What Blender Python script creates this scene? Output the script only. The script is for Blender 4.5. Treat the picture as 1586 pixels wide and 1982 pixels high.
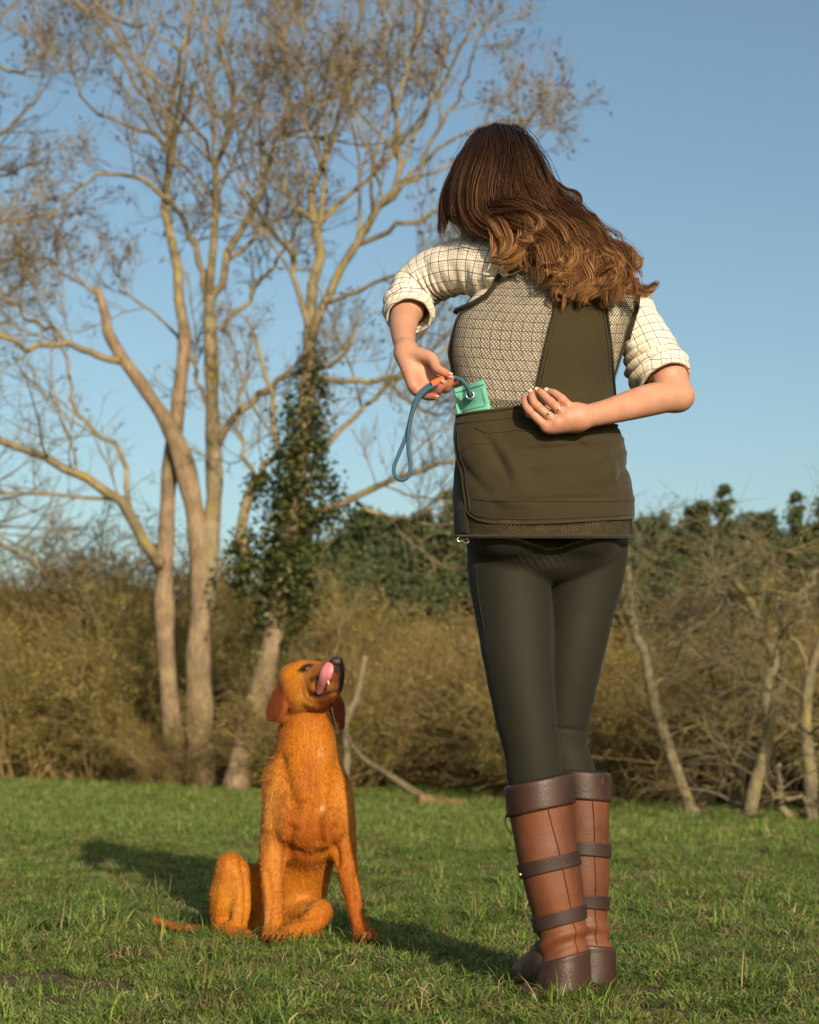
import bpy, math, random
import numpy as np
from mathutils import Vector, Matrix, noise as mnoise

for _o in list(bpy.data.objects):
    bpy.data.objects.remove(_o)
SC = bpy.context.scene
COL = SC.collection
RAD = math.radians

# ------------------------------------------------------------------ camera
CAM_H = 0.49
PITCH = math.atan(449.0 / 3300.0)
cam_d = bpy.data.cameras.new('camera')
cam = bpy.data.objects.new('camera', cam_d)
COL.objects.link(cam)
cam.location = (0, 0, CAM_H)
cam.rotation_euler = (math.pi / 2 + PITCH, 0, 0)
cam_d.sensor_fit = 'VERTICAL'
cam_d.sensor_height = 36.0
cam_d.sensor_width = 36.0
cam_d.lens = 3300.0 / 1982.0 * 36.0
cam_d.clip_start = 0.05
cam_d.clip_end = 3000
cam_d.dof.use_dof = True
cam_d.dof.focus_distance = 3.42
cam_d.dof.aperture_fstop = 6.0
SC.camera = cam

# ------------------------------------------------------------------ sky and sun
SUN_EL, SUN_DX, SUN_DY = 18.5, -0.345, 1.0          # light travels left and away from the camera
world = bpy.data.worlds.new('World')
SC.world = world
world.use_nodes = True
wn = world.node_tree
bg = wn.nodes['Background']
sky = wn.nodes.new('ShaderNodeTexSky')
sky.sky_type = 'NISHITA'
sky.sun_disc = False
sky.sun_elevation = RAD(SUN_EL)
sky.sun_rotation = math.atan2(-SUN_DX, -SUN_DY)
sky.altitude = 60
sky.air_density = 1.0
sky.dust_density = 2.4
sky.ozone_density = 0.6
air = wn.nodes.new('ShaderNodeMix')                    # the photograph's slightly greener blue, over the whole sky
air.data_type = 'RGBA'
air.blend_type = 'MULTIPLY'
air.inputs[0].default_value = 1.0
air.inputs[7].default_value = (0.90, 1.02, 1.0, 1)
wn.links.new(sky.outputs[0], air.inputs[6])
wn.links.new(air.outputs[2], bg.inputs[0])
bg.inputs[1].default_value = 0.11
sun_d = bpy.data.lights.new('sun', 'SUN')
sun_d.energy = 5.0
sun_d.angle = RAD(0.5)
sun_d.color = (1.0, 0.86, 0.66)
sun = bpy.data.objects.new('sun', sun_d)
COL.objects.link(sun)
_el = RAD(SUN_EL)
_h = math.hypot(SUN_DX, SUN_DY)
_sd = Vector((SUN_DX / _h * math.cos(_el), SUN_DY / _h * math.cos(_el), -math.sin(_el)))
sun.rotation_euler = _sd.to_track_quat('-Z', 'Y').to_euler()
sun.location = (3, -10, 6)
SC.view_settings.view_transform = 'Standard'
SC.view_settings.look = 'None'
SC.view_settings.exposure = 0.3
SC.view_settings.gamma = 1.0
SC.view_settings.use_curve_mapping = False
SC.render.engine = 'CYCLES'
cy = SC.cycles
cy.use_denoising = True
cy.denoiser = 'OPENIMAGEDENOISE'
cy.max_bounces = 6
cy.diffuse_bounces = 3
cy.glossy_bounces = 2
cy.transmission_bounces = 3
cy.transparent_max_bounces = 10
cy.sample_clamp_indirect = 4.0
cy.use_adaptive_sampling = True
cy.adaptive_threshold = 0.012

# ------------------------------------------------------------------ helpers
FPX = 3300.0
_ct, _st = math.cos(PITCH), math.sin(PITCH)


def P(x, y, Y):
    """point at world depth Y seen along photo direction (x, y): used to take real measures from the photo"""
    u = (x - 793.0) / FPX
    v = (991.0 - y) / FPX
    yw = _ct - v * _st
    s = Y / yw
    return np.array((u * s, Y, CAM_H + (_st + v * _ct) * s))


def Pa(arr):
    return np.array([P(*a) for a in arr])


def lerp(a, b, t):
    return a + (b - a) * t


def sstep(a, b, x):
    t = np.clip((x - a) / (b - a), 0, 1)
    return t * t * (3 - 2 * t)


def norm(v):
    v = np.asarray(v, float)
    return v / np.maximum(np.linalg.norm(v, axis=-1, keepdims=True), 1e-9)


def ground_z(x, y):
    x = np.asarray(x, float)
    y = np.asarray(y, float)
    tilt = -0.018 * np.clip(x, -40, 40) * sstep(4.5, 12, y)
    bump = 0.02 * np.sin(x * 1.7 + 0.4) * np.sin(y * 1.1) * sstep(5, 9, y) + 0.012 * np.sin(x * 4.1 + y * 2.3) * sstep(4, 8, y)
    hill = 4.7 * sstep(40, 110, y) + 2.0 * sstep(30, 44, y)
    dip = -0.16 * sstep(5.0, 20.0, y)
    return tilt + bump + hill + dip


def ground_px(x, y):
    """ground point under photo direction (x, y)"""
    Y = 2.0
    for _ in range(4000):
        p = P(x, y, Y)
        if p[2] <= ground_z(p[0], Y):
            break
        Y *= 1.003
    p[2] = ground_z(p[0], Y)
    return p


def catmull(pts, n):
    pts = np.asarray(pts, float)
    m = len(pts)
    if m == 2:
        t = np.linspace(0, 1, n)[:, None]
        return pts[0] * (1 - t) + pts[1] * t
    ext = np.vstack([2 * pts[0] - pts[1], pts, 2 * pts[-1] - pts[-2]])
    u = np.linspace(0, m - 1 - 1e-6, n)
    i = u.astype(int)
    t = (u - i)[:, None]
    p0, p1, p2, p3 = ext[i], ext[i + 1], ext[i + 2], ext[i + 3]
    return 0.5 * ((2 * p1) + (-p0 + p2) * t + (2 * p0 - 5 * p1 + 4 * p2 - p3) * t ** 2 + (-p0 + 3 * p1 - 3 * p2 + p3) * t ** 3)


def mesh_np(name, verts, quads=None, tris=None, smooth=True, col=None, uv=None):
    me = bpy.data.meshes.new(name)
    verts = np.asarray(verts, np.float32).reshape(-1, 3)
    q = np.zeros((0, 4), np.int32) if quads is None else np.asarray(quads, np.int32).reshape(-1, 4)
    t = np.zeros((0, 3), np.int32) if tris is None else np.asarray(tris, np.int32).reshape(-1, 3)
    me.vertices.add(len(verts))
    me.vertices.foreach_set('co', verts.ravel())
    li = np.concatenate([q.ravel(), t.ravel()]).astype(np.int32)
    me.loops.add(len(li))
    me.loops.foreach_set('vertex_index', li)
    nf = len(q) + len(t)
    me.polygons.add(nf)
    ls = np.concatenate([np.arange(len(q)) * 4, len(q) * 4 + np.arange(len(t)) * 3]).astype(np.int32)
    me.polygons.foreach_set('loop_start', ls)
    if smooth:
        me.polygons.foreach_set('use_smooth', np.ones(nf, bool))
    if col is not None:
        a = me.attributes.new('tint', 'FLOAT_COLOR', 'POINT')
        c = np.ones((len(verts), 4), np.float32)
        col = np.asarray(col, np.float32)
        c[:, :3] = col[:, None] if col.ndim == 1 else col
        a.data.foreach_set('color', c.ravel())
    if uv is not None:
        ul = me.uv_layers.new(name='UVMap')
        ul.data.foreach_set('uv', np.asarray(uv, np.float32)[li].ravel())
    me.update(calc_edges=True)
    me.validate()
    return me


def obj(name, me, mat=None, parent=None):
    o = bpy.data.objects.new(name, me)
    if mat is not None:
        me.materials.append(mat)
    COL.objects.link(o)
    if parent is not None:
        o.parent = parent
        o.matrix_parent_inverse = Matrix.Translation(-Vector(parent.location))
    return o


def thing(name, label, cat, loc=(0, 0, 0), group=None):
    o = bpy.data.objects.new(name, None)
    o.empty_display_size = 0.1
    COL.objects.link(o)
    o.location = tuple(float(v) for v in loc)
    o['label'] = label
    o['category'] = cat
    if group:
        o['group'] = group
    return o


def tag(o, label, cat, group=None, kind=None):
    o['label'] = label
    o['category'] = cat
    if group:
        o['group'] = group
    if kind:
        o['kind'] = kind
    return o


class MB:
    """collects geometry for one mesh"""
    def __init__(self):
        self.v, self.q, self.t, self.c, self.uv, self.n = [], [], [], [], [], 0

    def add(self, v, q=None, t=None, c=None, uv=None):
        v = np.asarray(v, float).reshape(-1, 3)
        if q is not None:
            self.q.append(np.asarray(q, int).reshape(-1, 4) + self.n)
        if t is not None:
            self.t.append(np.asarray(t, int).reshape(-1, 3) + self.n)
        self.v.append(v)
        if c is not None:
            c = np.asarray(c, float)
            if c.ndim == 1:
                c = np.tile(c, (len(v), 1)) if len(c) == 3 and len(v) != 3 else np.repeat(c[:, None], 3, 1)
            self.c.append(c)
        if uv is not None:
            self.uv.append(np.asarray(uv, float))
        self.n += len(v)

    def mesh(self, name, smooth=True):
        return mesh_np(name, np.vstack(self.v), np.vstack(self.q) if self.q else None, np.vstack(self.t) if self.t else None,
                       smooth, np.vstack(self.c) if self.c else None, np.vstack(self.uv) if self.uv else None)


def tubes(Pn, Rn, sides, cap=True):
    """batch of tubes: Pn (N,S,3), Rn (N,S)"""
    Pn = np.asarray(Pn, float)
    Rn = np.asarray(Rn, float)
    N, S, _ = Pn.shape
    T = norm(np.gradient(Pn, axis=1))
    ref = np.zeros((N, 1, 3))
    mean = norm(T.mean(1))
    ref[:, 0] = np.where(np.abs(mean[:, 2:3]) < 0.8, np.array([[0, 0, 1.0]]), np.array([[1.0, 0, 0]]))
    A = norm(np.cross(T, ref))
    B = np.cross(T, A)
    ang = np.arange(sides) * 2 * math.pi / sides
    V = Pn[:, :, None] + Rn[:, :, None, None] * (np.cos(ang)[None, None, :, None] * A[:, :, None] + np.sin(ang)[None, None, :, None] * B[:, :, None])
    base = (np.arange(N) * S * sides)[:, None, None]
    s = np.arange(S - 1)[None, :, None]
    k = np.arange(sides)[None, None, :]
    k2 = (k + 1) % sides
    q = np.stack([base + s * sides + k, base + s * sides + k2, base + (s + 1) * sides + k2, base + (s + 1) * sides + k], -1)
    return V.reshape(-1, 3), q.reshape(-1, 4)


def tube(pts, r, sides=8, n=None):
    pts = np.asarray(pts, float)
    if n:
        rr = np.asarray(r, float) if np.ndim(r) else np.full(len(pts), r)
        r = np.interp(np.linspace(0, 1, n), np.linspace(0, 1, len(rr)), rr)
        pts = catmull(pts, n)
    r = np.full(len(pts), r) if np.ndim(r) == 0 else np.asarray(r, float)
    T_ = norm(np.gradient(pts, axis=0))
    a = np.cross(T_[0], (0.0, 0.0, 1.0) if abs(T_[0][2]) < 0.8 else (1.0, 0.0, 0.0))
    A = np.zeros_like(pts)
    for i in range(len(pts)):
        a = norm(a - T_[i] * (a @ T_[i]))
        A[i] = a
    B = np.cross(T_, A)
    ang = np.arange(sides) * 2 * math.pi / sides
    v = (pts[:, None] + r[:, None, None] * (np.cos(ang)[None, :, None] * A[:, None] + np.sin(ang)[None, :, None] * B[:, None])).reshape(-1, 3)
    _, q = tubes(pts[None], r[None], sides)
    k = len(v)
    v = np.vstack([v, pts[:1], pts[-1:]])
    t = []
    for i in range(sides):
        j = (i + 1) % sides
        t.append((k, j, i))
        b = k - sides
        t.append((k + 1, b + i, b + j))
    return v, q, t


def grid_mesh(G):
    """G (nr,nc,3) -> verts, quads, uv in metres"""
    nr, nc, _ = G.shape
    i = np.arange(nr - 1)[:, None]
    j = np.arange(nc - 1)[None, :]
    q = np.stack([i * nc + j, i * nc + j + 1, (i + 1) * nc + j + 1, (i + 1) * nc + j], -1).reshape(-1, 4)
    du = np.concatenate([np.zeros((nr, 1)), np.cumsum(np.linalg.norm(np.diff(G, axis=1), axis=2), 1)], 1)
    dv = np.concatenate([np.zeros((1, nc)), np.cumsum(np.linalg.norm(np.diff(G, axis=0), axis=2), 0)], 0)
    return G.reshape(-1, 3), q, np.stack([du, dv], -1).reshape(-1, 2)


def solidify(o, t, off=-1.0):
    m = o.modifiers.new('thickness', 'SOLIDIFY')
    m.thickness = t
    m.offset = off
    return o


def fbm(p, scale, seed=0.0):
    return mnoise.fractal(Vector((p[0] * scale + seed, p[1] * scale - seed, p[2] * scale + 2 * seed)), 0.9, 2.1, 3)


# ------------------------------------------------------------------ signed distance modelling
class SDF:
    def __init__(self, lo, hi, h):
        self.lo = np.asarray(lo, float)
        self.h = h
        self.n = np.ceil((np.asarray(hi, float) - self.lo) / h).astype(int) + 1
        self.D = np.full(self.n, 1.0, np.float32)

    def block(self, lo, hi):
        a = np.clip(np.floor((lo - self.lo) / self.h).astype(int), 0, self.n)
        b = np.clip(np.ceil((hi - self.lo) / self.h).astype(int) + 1, 0, self.n)
        ax = [(self.lo[i] + np.arange(a[i], b[i]) * self.h).astype(np.float32) for i in range(3)]
        return tuple(slice(a[i], b[i]) for i in range(3)), ax[0][:, None, None], ax[1][None, :, None], ax[2][None, None, :]

    def put(self, sl, d, k, sub=False):
        a = self.D[sl]
        if sub:
            hh = np.maximum(k - np.abs(a + d), 0) / k
            self.D[sl] = np.maximum(a, -d) + hh * hh * k * 0.25
        else:
            hh = np.maximum(k - np.abs(a - d), 0) / k
            self.D[sl] = np.minimum(a, d) - hh * hh * k * 0.25

    def cone(self, p1, r1, p2, r2, k=0.01, flat=None, sub=False):
        p1 = np.asarray(p1, float)
        p2 = np.asarray(p2, float)
        m = max(r1, r2) + k + 3 * self.h
        sl, X, Y, Z = self.block(np.minimum(p1, p2) - m, np.maximum(p1, p2) + m)
        d = (p2 - p1).astype(np.float32)
        L2 = float(d @ d) + 1e-12
        dx, dy, dz = X - p1[0], Y - p1[1], Z - p1[2]
        t = np.clip((dx * d[0] + dy * d[1] + dz * d[2]) / L2, 0, 1)
        ex, ey, ez = dx - t * d[0], dy - t * d[1], dz - t * d[2]
        r = r1 + (r2 - r1) * t
        if flat is not None:
            n, f = norm(flat[0]), flat[1]
            c = ex * n[0] + ey * n[1] + ez * n[2]
            rr = np.sqrt(ex * ex + ey * ey + ez * ez + c * c * (f * f - 1))
            dist = (rr - r) / np.maximum(1.0, np.abs(c) * f * f / np.maximum(rr, 1e-5) * 1.0)
        else:
            dist = np.sqrt(ex * ex + ey * ey + ez * ez) - r
        self.put(sl, dist.astype(np.float32), k, sub)

    def chain(self, pr, k=0.01, flat=None):
        """one smooth limb through the given joints; its own segments never swell where they meet"""
        C = np.array([p for p, _ in pr], float)
        R = np.array([r for _, r in pr], float)
        if len(C) > 2:
            n = (len(C) - 1) * 5 + 1
            Q = catmull(np.hstack([C, R[:, None]]), n)
            C, R = Q[:, :3], np.maximum(Q[:, 3], R.min() * 0.9)
        m = R.max() + k + 3 * self.h
        lo, hi = C.min(0) - m, C.max(0) + m
        sl, X, Y, Z = self.block(lo, hi)
        best = np.full(self.D[sl].shape, 9.0, np.float32)
        tmp = SDF.__new__(SDF)
        tmp.lo, tmp.h, tmp.n = self.lo, self.h, self.n
        for i in range(len(C) - 1):
            mm = max(R[i], R[i + 1]) + k + 3 * self.h
            s2, x, y, z = self.block(np.minimum(C[i], C[i + 1]) - mm, np.maximum(C[i], C[i + 1]) + mm)
            d = C[i + 1] - C[i]
            dx, dy, dz = x - C[i][0], y - C[i][1], z - C[i][2]
            t = np.clip((dx * d[0] + dy * d[1] + dz * d[2]) / (float(d @ d) + 1e-12), 0, 1)
            ex, ey, ez = dx - t * d[0], dy - t * d[1], dz - t * d[2]
            r = R[i] + (R[i + 1] - R[i]) * t
            if flat is not None:
                n_, f = norm(flat[0]), flat[1]
                c = ex * n_[0] + ey * n_[1] + ez * n_[2]
                rr = np.sqrt(ex * ex + ey * ey + ez * ez + c * c * (f * f - 1))
                dist = (rr - r) / np.maximum(1.0, np.abs(c) * f * f / np.maximum(rr, 1e-5))
            else:
                dist = np.sqrt(ex * ex + ey * ey + ez * ez) - r
            loc = tuple(slice(b.start - a.start, b.stop - a.start) for a, b in zip(sl, s2))
            best[loc] = np.minimum(best[loc], dist)
        self.put(sl, best, k)

    def ell(self, c, r, k=0.01, R=None, sub=False):
        c = np.asarray(c, float)
        r = np.asarray(r, float)
        m = r.max() + k + 3 * self.h
        sl, X, Y, Z = self.block(c - m, c + m)
        dx, dy, dz = X - c[0], Y - c[1], Z - c[2]
        if R is not None:
            R = np.asarray(R, float)          # rows: local axes
            q = [R[i][0] * dx + R[i][1] * dy + R[i][2] * dz for i in range(3)]
        else:
            q = [dx + 0 * dy + 0 * dz, dy + 0 * dx + 0 * dz, dz + 0 * dx + 0 * dy]
        k0 = np.sqrt(sum((q[i] / r[i]) ** 2 for i in range(3)))
        k1 = np.sqrt(sum((q[i] / r[i] ** 2) ** 2 for i in range(3)))
        self.put(sl, (k0 * (k0 - 1) / np.maximum(k1, 1e-6)).astype(np.float32), k, sub)

    def mesh(self, relax=1):
        D = self.D
        I = D < 0
        nx, ny, nz = D.shape
        cnt = np.zeros((nx - 1, ny - 1, nz - 1), np.int8)
        cs = [(i, j, k) for i in (0, 1) for j in (0, 1) for k in (0, 1)]
        for i, j, k in cs:
            cnt += I[i:nx - 1 + i, j:ny - 1 + j, k:nz - 1 + k]
        act = (cnt > 0) & (cnt < 8)
        ci = np.argwhere(act)
        idx = np.full(act.shape, -1, np.int32)
        idx[act] = np.arange(len(ci))
        acc = np.zeros((len(ci), 3))
        num = np.zeros(len(ci))
        vals = {c: D[ci[:, 0] + c[0], ci[:, 1] + c[1], ci[:, 2] + c[2]].astype(float) for c in cs}
        for c in cs:
            for ax in range(3):
                if c[ax] == 0:
                    e = list(c)
                    e[ax] = 1
                    a, b = vals[c], vals[tuple(e)]
                    m = (a < 0) != (b < 0)
                    t = np.where(m, a / np.where(m, a - b, 1), 0)
                    p = np.tile(np.array(c, float), (len(ci), 1))
                    p[:, ax] += t
                    acc += p * m[:, None]
                    num += m
        V = self.lo + (ci + acc / np.maximum(num, 1)[:, None]) * self.h
        Q = []
        for ax in range(3):
            u, w = [(1, 2), (2, 0), (0, 1)][ax]
            s0 = [slice(None)] * 3
            s1 = [slice(None)] * 3
            s0[ax] = slice(0, -1)
            s1[ax] = slice(1, None)
            A, B = I[tuple(s0)], I[tuple(s1)]
            E = np.argwhere(A != B)
            E = E[(E[:, u] > 0) & (E[:, w] > 0) & (E[:, u] < D.shape[u] - 1) & (E[:, w] < D.shape[w] - 1)]
            if not len(E):
                continue
            fl = A[E[:, 0], E[:, 1], E[:, 2]]

            def g(du, dw):
                F = E.copy()
                F[:, u] -= du
                F[:, w] -= dw
                return idx[F[:, 0], F[:, 1], F[:, 2]]
            q = np.stack([g(1, 1), g(0, 1), g(0, 0), g(1, 0)], 1)
            q[~fl] = q[~fl][:, ::-1]
            Q.append(q)
        Q = np.vstack(Q)
        for _ in range(relax):
            S = np.zeros_like(V)
            n = np.zeros(len(V))
            for a in range(4):
                b = (a + 1) % 4
                np.add.at(S, Q[:, a], V[Q[:, b]])
                np.add.at(S, Q[:, b], V[Q[:, a]])
                np.add.at(n, Q[:, a], 1)
                np.add.at(n, Q[:, b], 1)
            V = V * 0.5 + 0.5 * S / np.maximum(n, 1)[:, None]
        return V, Q


def vnormals(V, Q):
    fn = np.cross(V[Q[:, 2]] - V[Q[:, 0]], V[Q[:, 3]] - V[Q[:, 1]])
    N = np.zeros_like(V)
    for a in range(4):
        np.add.at(N, Q[:, a], fn)
    return norm(N)


# ------------------------------------------------------------------ materials
class NT:
    def __init__(self, name, rough=0.6, spec=0.3):
        self.m = bpy.data.materials.new(name)
        self.m.use_nodes = True
        self.t = self.m.node_tree
        self.b = self.t.nodes['Principled BSDF']
        self.b.inputs['Roughness'].default_value = rough
        self.b.inputs['Specular IOR Level'].default_value = spec
        self.out = self.t.nodes['Material Output']

    def n(self, kind, **kw):
        nd = self.t.nodes.new(kind)
        for k, v in kw.items():
            if k in ('operation', 'blend_type', 'data_type', 'wave_type', 'feature', 'attribute_name', 'noise_dimensions', 'bands_direction', 'distance'):
                setattr(nd, k, v)
            else:
                self.set(nd.inputs[k.replace('_', ' ')], v)
        return nd

    def set(self, inp, v):
        if isinstance(v, bpy.types.NodeSocket):
            self.t.links.new(v, inp)
        elif isinstance(v, (tuple, list)) and len(v) == 3 and inp.type == 'RGBA':
            inp.default_value = (*v, 1)
        else:
            inp.default_value = v

    def math(self, op, a, b=None, c=None):
        nd = self.t.nodes.new('ShaderNodeMath')
        nd.operation = op
        self.set(nd.inputs[0], a)
        if b is not None:
            self.set(nd.inputs[1], b)
        if c is not None:
            self.set(nd.inputs[2], c)
        return nd.outputs[0]

    def mix(self, f, a, b, bt='MIX'):
        nd = self.t.nodes.new('ShaderNodeMix')
        nd.data_type = 'RGBA'
        nd.blend_type = bt
        self.set(nd.inputs[0], f)
        self.set(nd.inputs[6], a)
        self.set(nd.inputs[7], b)
        return nd.outputs[2]

    def noise(self, vec, scale, detail=4, rough=0.55):
        nd = self.t.nodes.new('ShaderNodeTexNoise')
        self.set(nd.inputs['Vector'], vec)
        nd.inputs['Scale'].default_value = scale
        nd.inputs['Detail'].default_value = detail
        nd.inputs['Roughness'].default_value = rough
        return nd.outputs['Fac']

    def ramp(self, f, *stops):
        nd = self.t.nodes.new('ShaderNodeValToRGB')
        self.set(nd.inputs[0], f)
        e = nd.color_ramp.elements
        while len(e) < len(stops):
            e.new(0.5)
        for s, (p, c) in zip(e, stops):
            s.position = p
            s.color = (*c, 1) if len(c) == 3 else c
        return nd.outputs[0]

    def range(self, f, a, b, c=0.0, d=1.0):
        nd = self.t.nodes.new('ShaderNodeMapRange')
        self.set(nd.inputs[0], f)
        for i, v in enumerate((a, b, c, d)):
            nd.inputs[i + 1].default_value = v
        return nd.outputs[0]

    def coord(self, which='Object'):
        return self.t.nodes.new('ShaderNodeTexCoord').outputs[which]

    def pos(self):
        return self.t.nodes.new('ShaderNodeNewGeometry').outputs['Position']

    def attr(self, name='tint'):
        nd = self.t.nodes.new('ShaderNodeAttribute')
        nd.attribute_name = name
        return nd.outputs['Color']

    def scale(self, vec, s):
        nd = self.t.nodes.new('ShaderNodeMapping')
        self.set(nd.inputs['Vector'], vec)
        nd.inputs['Scale'].default_value = s
        return nd.outputs[0]

    def bump(self, h, strength, dist):
        nd = self.t.nodes.new('ShaderNodeBump')
        nd.inputs['Strength'].default_value = strength
        nd.inputs['Distance'].default_value = dist
        self.set(nd.inputs['Height'], h)
        self.set(self.b.inputs['Normal'], nd.outputs[0])
        return nd.outputs[0]

    def col(self, c):
        self.set(self.b.inputs['Base Color'], c)
        return self


def simple_mat(name, a, b=None, scale=20, rough=0.6, spec=0.3, bump=0.0, bscale=60, bdist=0.004, stretch=None):
    m = NT(name, rough, spec)
    v = m.coord('Object')
    if stretch:
        v = m.scale(v, stretch)
    if b is not None:
        m.col(m.mix(m.range(m.noise(v, scale), 0.3, 0.7), a, b))
    else:
        m.col(a)
    if bump:
        m.bump(m.noise(v, bscale, 5), bump, bdist)
    return m.m
# ================================================================== GROUND
def build_ground():
    ys = np.concatenate([np.linspace(-6, 2, 9), np.linspace(2.4, 12, 60), np.geomspace(12.3, 40, 60), np.geomspace(42, 420, 40)])
    xs = np.concatenate([-np.geomspace(300, 12, 22), np.linspace(-11, 11, 90), np.geomspace(12, 300, 22)])
    X, Y = np.meshgrid(xs, ys)
    G = np.stack([X, Y, ground_z(X, Y) - 0.004], -1)
    v, q, uv = grid_mesh(G)
    m = NT('soil', 0.95, 0.15)
    p = m.pos()
    n1 = m.noise(p, 1.1, 5)
    n2 = m.noise(p, 30, 5)
    soil = m.mix(n2, (0.038, 0.024, 0.014), (0.12, 0.080, 0.048))
    turf = m.mix(n2, (0.030, 0.030, 0.010), (0.080, 0.078, 0.026))
    m.col(m.mix(m.range(n1, 0.30, 0.52), soil, turf))
    m.bump(n2, 0.8, 0.03)
    o = obj('ground', mesh_np('ground', v, q), m.m)
    o['kind'] = 'structure'


build_ground()


# ================================================================== GRASS
def grass_material():
    m = NT('grass_blade', 0.5, 0.28)
    t = m.attr('tint')
    p = m.pos()
    patch = m.noise(p, 0.9, 4)
    fine = m.noise(p, 7.0, 3)
    green = m.mix(m.range(patch, 0.35, 0.65), (0.128, 0.195, 0.034), (0.195, 0.238, 0.052))
    green = m.mix(m.range(fine, 0.35, 0.75), green, (0.080, 0.138, 0.026))
    straw = (0.27, 0.21, 0.095)
    sep = m.t.nodes.new('ShaderNodeSeparateColor')
    m.set(sep.inputs[0], t)
    dry = m.math('GREATER_THAN', sep.outputs[0], m.range(patch, 0.3, 0.7, 0.80, 0.93))
    c = m.mix(dry, green, straw)
    c = m.mix(1.0, c, m.mix(sep.outputs[1], (0.55, 0.55, 0.55), (1.35, 1.35, 1.30)), 'MULTIPLY')
    m.col(c)
    tr = m.n('ShaderNodeBsdfTranslucent', Color=c)
    mx = m.t.nodes.new('ShaderNodeMixShader')
    mx.inputs[0].default_value = 0.33
    m.t.links.new(m.b.outputs[0], mx.inputs[1])
    m.t.links.new(tr.outputs[0], mx.inputs[2])
    m.t.links.new(mx.outputs[0], m.out.inputs[0])
    return m.m


def clump(rng, nb, rad, hmin, hmax, lean, wid, segs=4):
    N = nb
    a = rng.uniform(0, 2 * math.pi, N)
    r = rad * np.sqrt(rng.uniform(0, 1, N))
    base = np.stack([r * np.cos(a), r * np.sin(a), np.full(N, -0.006)], 1)
    h = rng.uniform(hmin, hmax, N) * rng.uniform(0.6, 1.0, N)
    az = a + rng.normal(0, 1.0, N)
    ln = np.clip(rng.normal(lean, 0.35, N), 0.05, 1.7)
    pts = np.zeros((N, segs, 3))
    pts[:, 0] = base
    el = math.pi / 2 - ln * 0.35
    for s in range(1, segs):
        step = h / (segs - 1)
        pts[:, s, 0] = pts[:, s - 1, 0] + step * np.cos(el) * np.cos(az)
        pts[:, s, 1] = pts[:, s - 1, 1] + step * np.cos(el) * np.sin(az)
        pts[:, s, 2] = np.maximum(pts[:, s - 1, 2] + step * np.sin(el), 0.002 + 0.003 * s)
        el = el - ln * rng.uniform(0.35, 0.9, N)
        az = az + rng.normal(0, 0.25, N)
    w = wid * rng.uniform(0.6, 1.2, N)
    prof = np.interp(np.linspace(0, 1, segs), [0, 0.35, 0.8, 1], [0.8, 1.0, 0.6, 0.05])
    tw = az + math.pi / 2 + rng.normal(0, 0.6, N)
    wd = np.stack([np.cos(tw), np.sin(tw), rng.normal(0, 0.25, N)], 1)[:, None] * (w[:, None] * prof)[:, :, None] * 0.5
    V = np.stack([pts - wd, pts + wd], 2).reshape(-1, 3)
    b = (np.arange(N) * segs * 2)[:, None]
    s = (np.arange(segs - 1) * 2)[None]
    q = np.stack([b + s, b + s + 1, b + s + 3, b + s + 2], -1).reshape(-1, 4)
    c = np.repeat(np.stack([rng.uniform(0, 1, N), rng.uniform(0, 1, N), rng.uniform(0, 1, N)], 1), segs * 2, 0)
    shade = np.tile(np.repeat(np.linspace(0.0, 1, segs), 2), N)
    return V, q, c


def instancer(name, meshes, pts, rot, scl, idx, mat):
    """points -> geometry-node instances of small tuft meshes"""
    coll = bpy.data.collections.new(name + '_tufts')
    for i, me in enumerate(meshes):
        me.materials.append(mat)
        o = bpy.data.objects.new('%s_tuft_%02d' % (name, i), me)
        coll.objects.link(o)
    me = bpy.data.meshes.new(name)
    me.vertices.add(len(pts))
    me.vertices.foreach_set('co', np.asarray(pts, np.float32).ravel())
    for nm, ty, arr, key in (('rot', 'FLOAT_VECTOR', rot, 'vector'), ('scl', 'FLOAT', scl, 'value'), ('pick', 'INT', idx, 'value')):
        a = me.attributes.new(nm, ty, 'POINT')
        a.data.foreach_set(key, np.asarray(arr, np.int32 if ty == 'INT' else np.float32).ravel())
    o = obj(name, me, mat)
    ng = bpy.data.node_groups.new(name + '_scatter', 'GeometryNodeTree')
    ng.interface.new_socket('Geometry', in_out='INPUT', socket_type='NodeSocketGeometry')
    ng.interface.new_socket('Geometry', in_out='OUTPUT', socket_type='NodeSocketGeometry')
    gi = ng.nodes.new('NodeGroupInput')
    go = ng.nodes.new('NodeGroupOutput')
    ci = ng.nodes.new('GeometryNodeCollectionInfo')
    ci.inputs['Collection'].default_value = coll
    ci.inputs['Separate Children'].default_value = True
    ci.inputs['Reset Children'].default_value = True
    ip = ng.nodes.new('GeometryNodeInstanceOnPoints')
    ip.inputs['Pick Instance'].default_value = True

    def na(nm, ty):
        n = ng.nodes.new('GeometryNodeInputNamedAttribute')
        n.data_type = ty
        n.inputs['Name'].default_value = nm
        return n.outputs[0]
    L = ng.links.new
    L(gi.outputs[0], ip.inputs['Points'])
    L(ci.outputs[0], ip.inputs['Instance'])
    L(na('pick', 'INT'), ip.inputs['Instance Index'])
    e2r = ng.nodes.new('FunctionNodeEulerToRotation')
    L(na('rot', 'FLOAT_VECTOR'), e2r.inputs[0])
    L(e2r.outputs[0], ip.inputs['Rotation'])
    L(na('scl', 'FLOAT'), ip.inputs['Scale'])
    L(ip.outputs[0], go.inputs[0])
    md = o.modifiers.new('scatter', 'NODES')
    md.node_group = ng
    return o


MUD = [(ground_px(70, 1905), 0.17, 0.10), (ground_px(150, 1945), 0.11, 0.05), (ground_px(190, 1912), 0.08, 0.05), (ground_px(1235, 1925), 0.10, 0.045), (ground_px(1300, 1960), 0.07, 0.03), (ground_px(255, 1925), 0.07, 0.03)]


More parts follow.
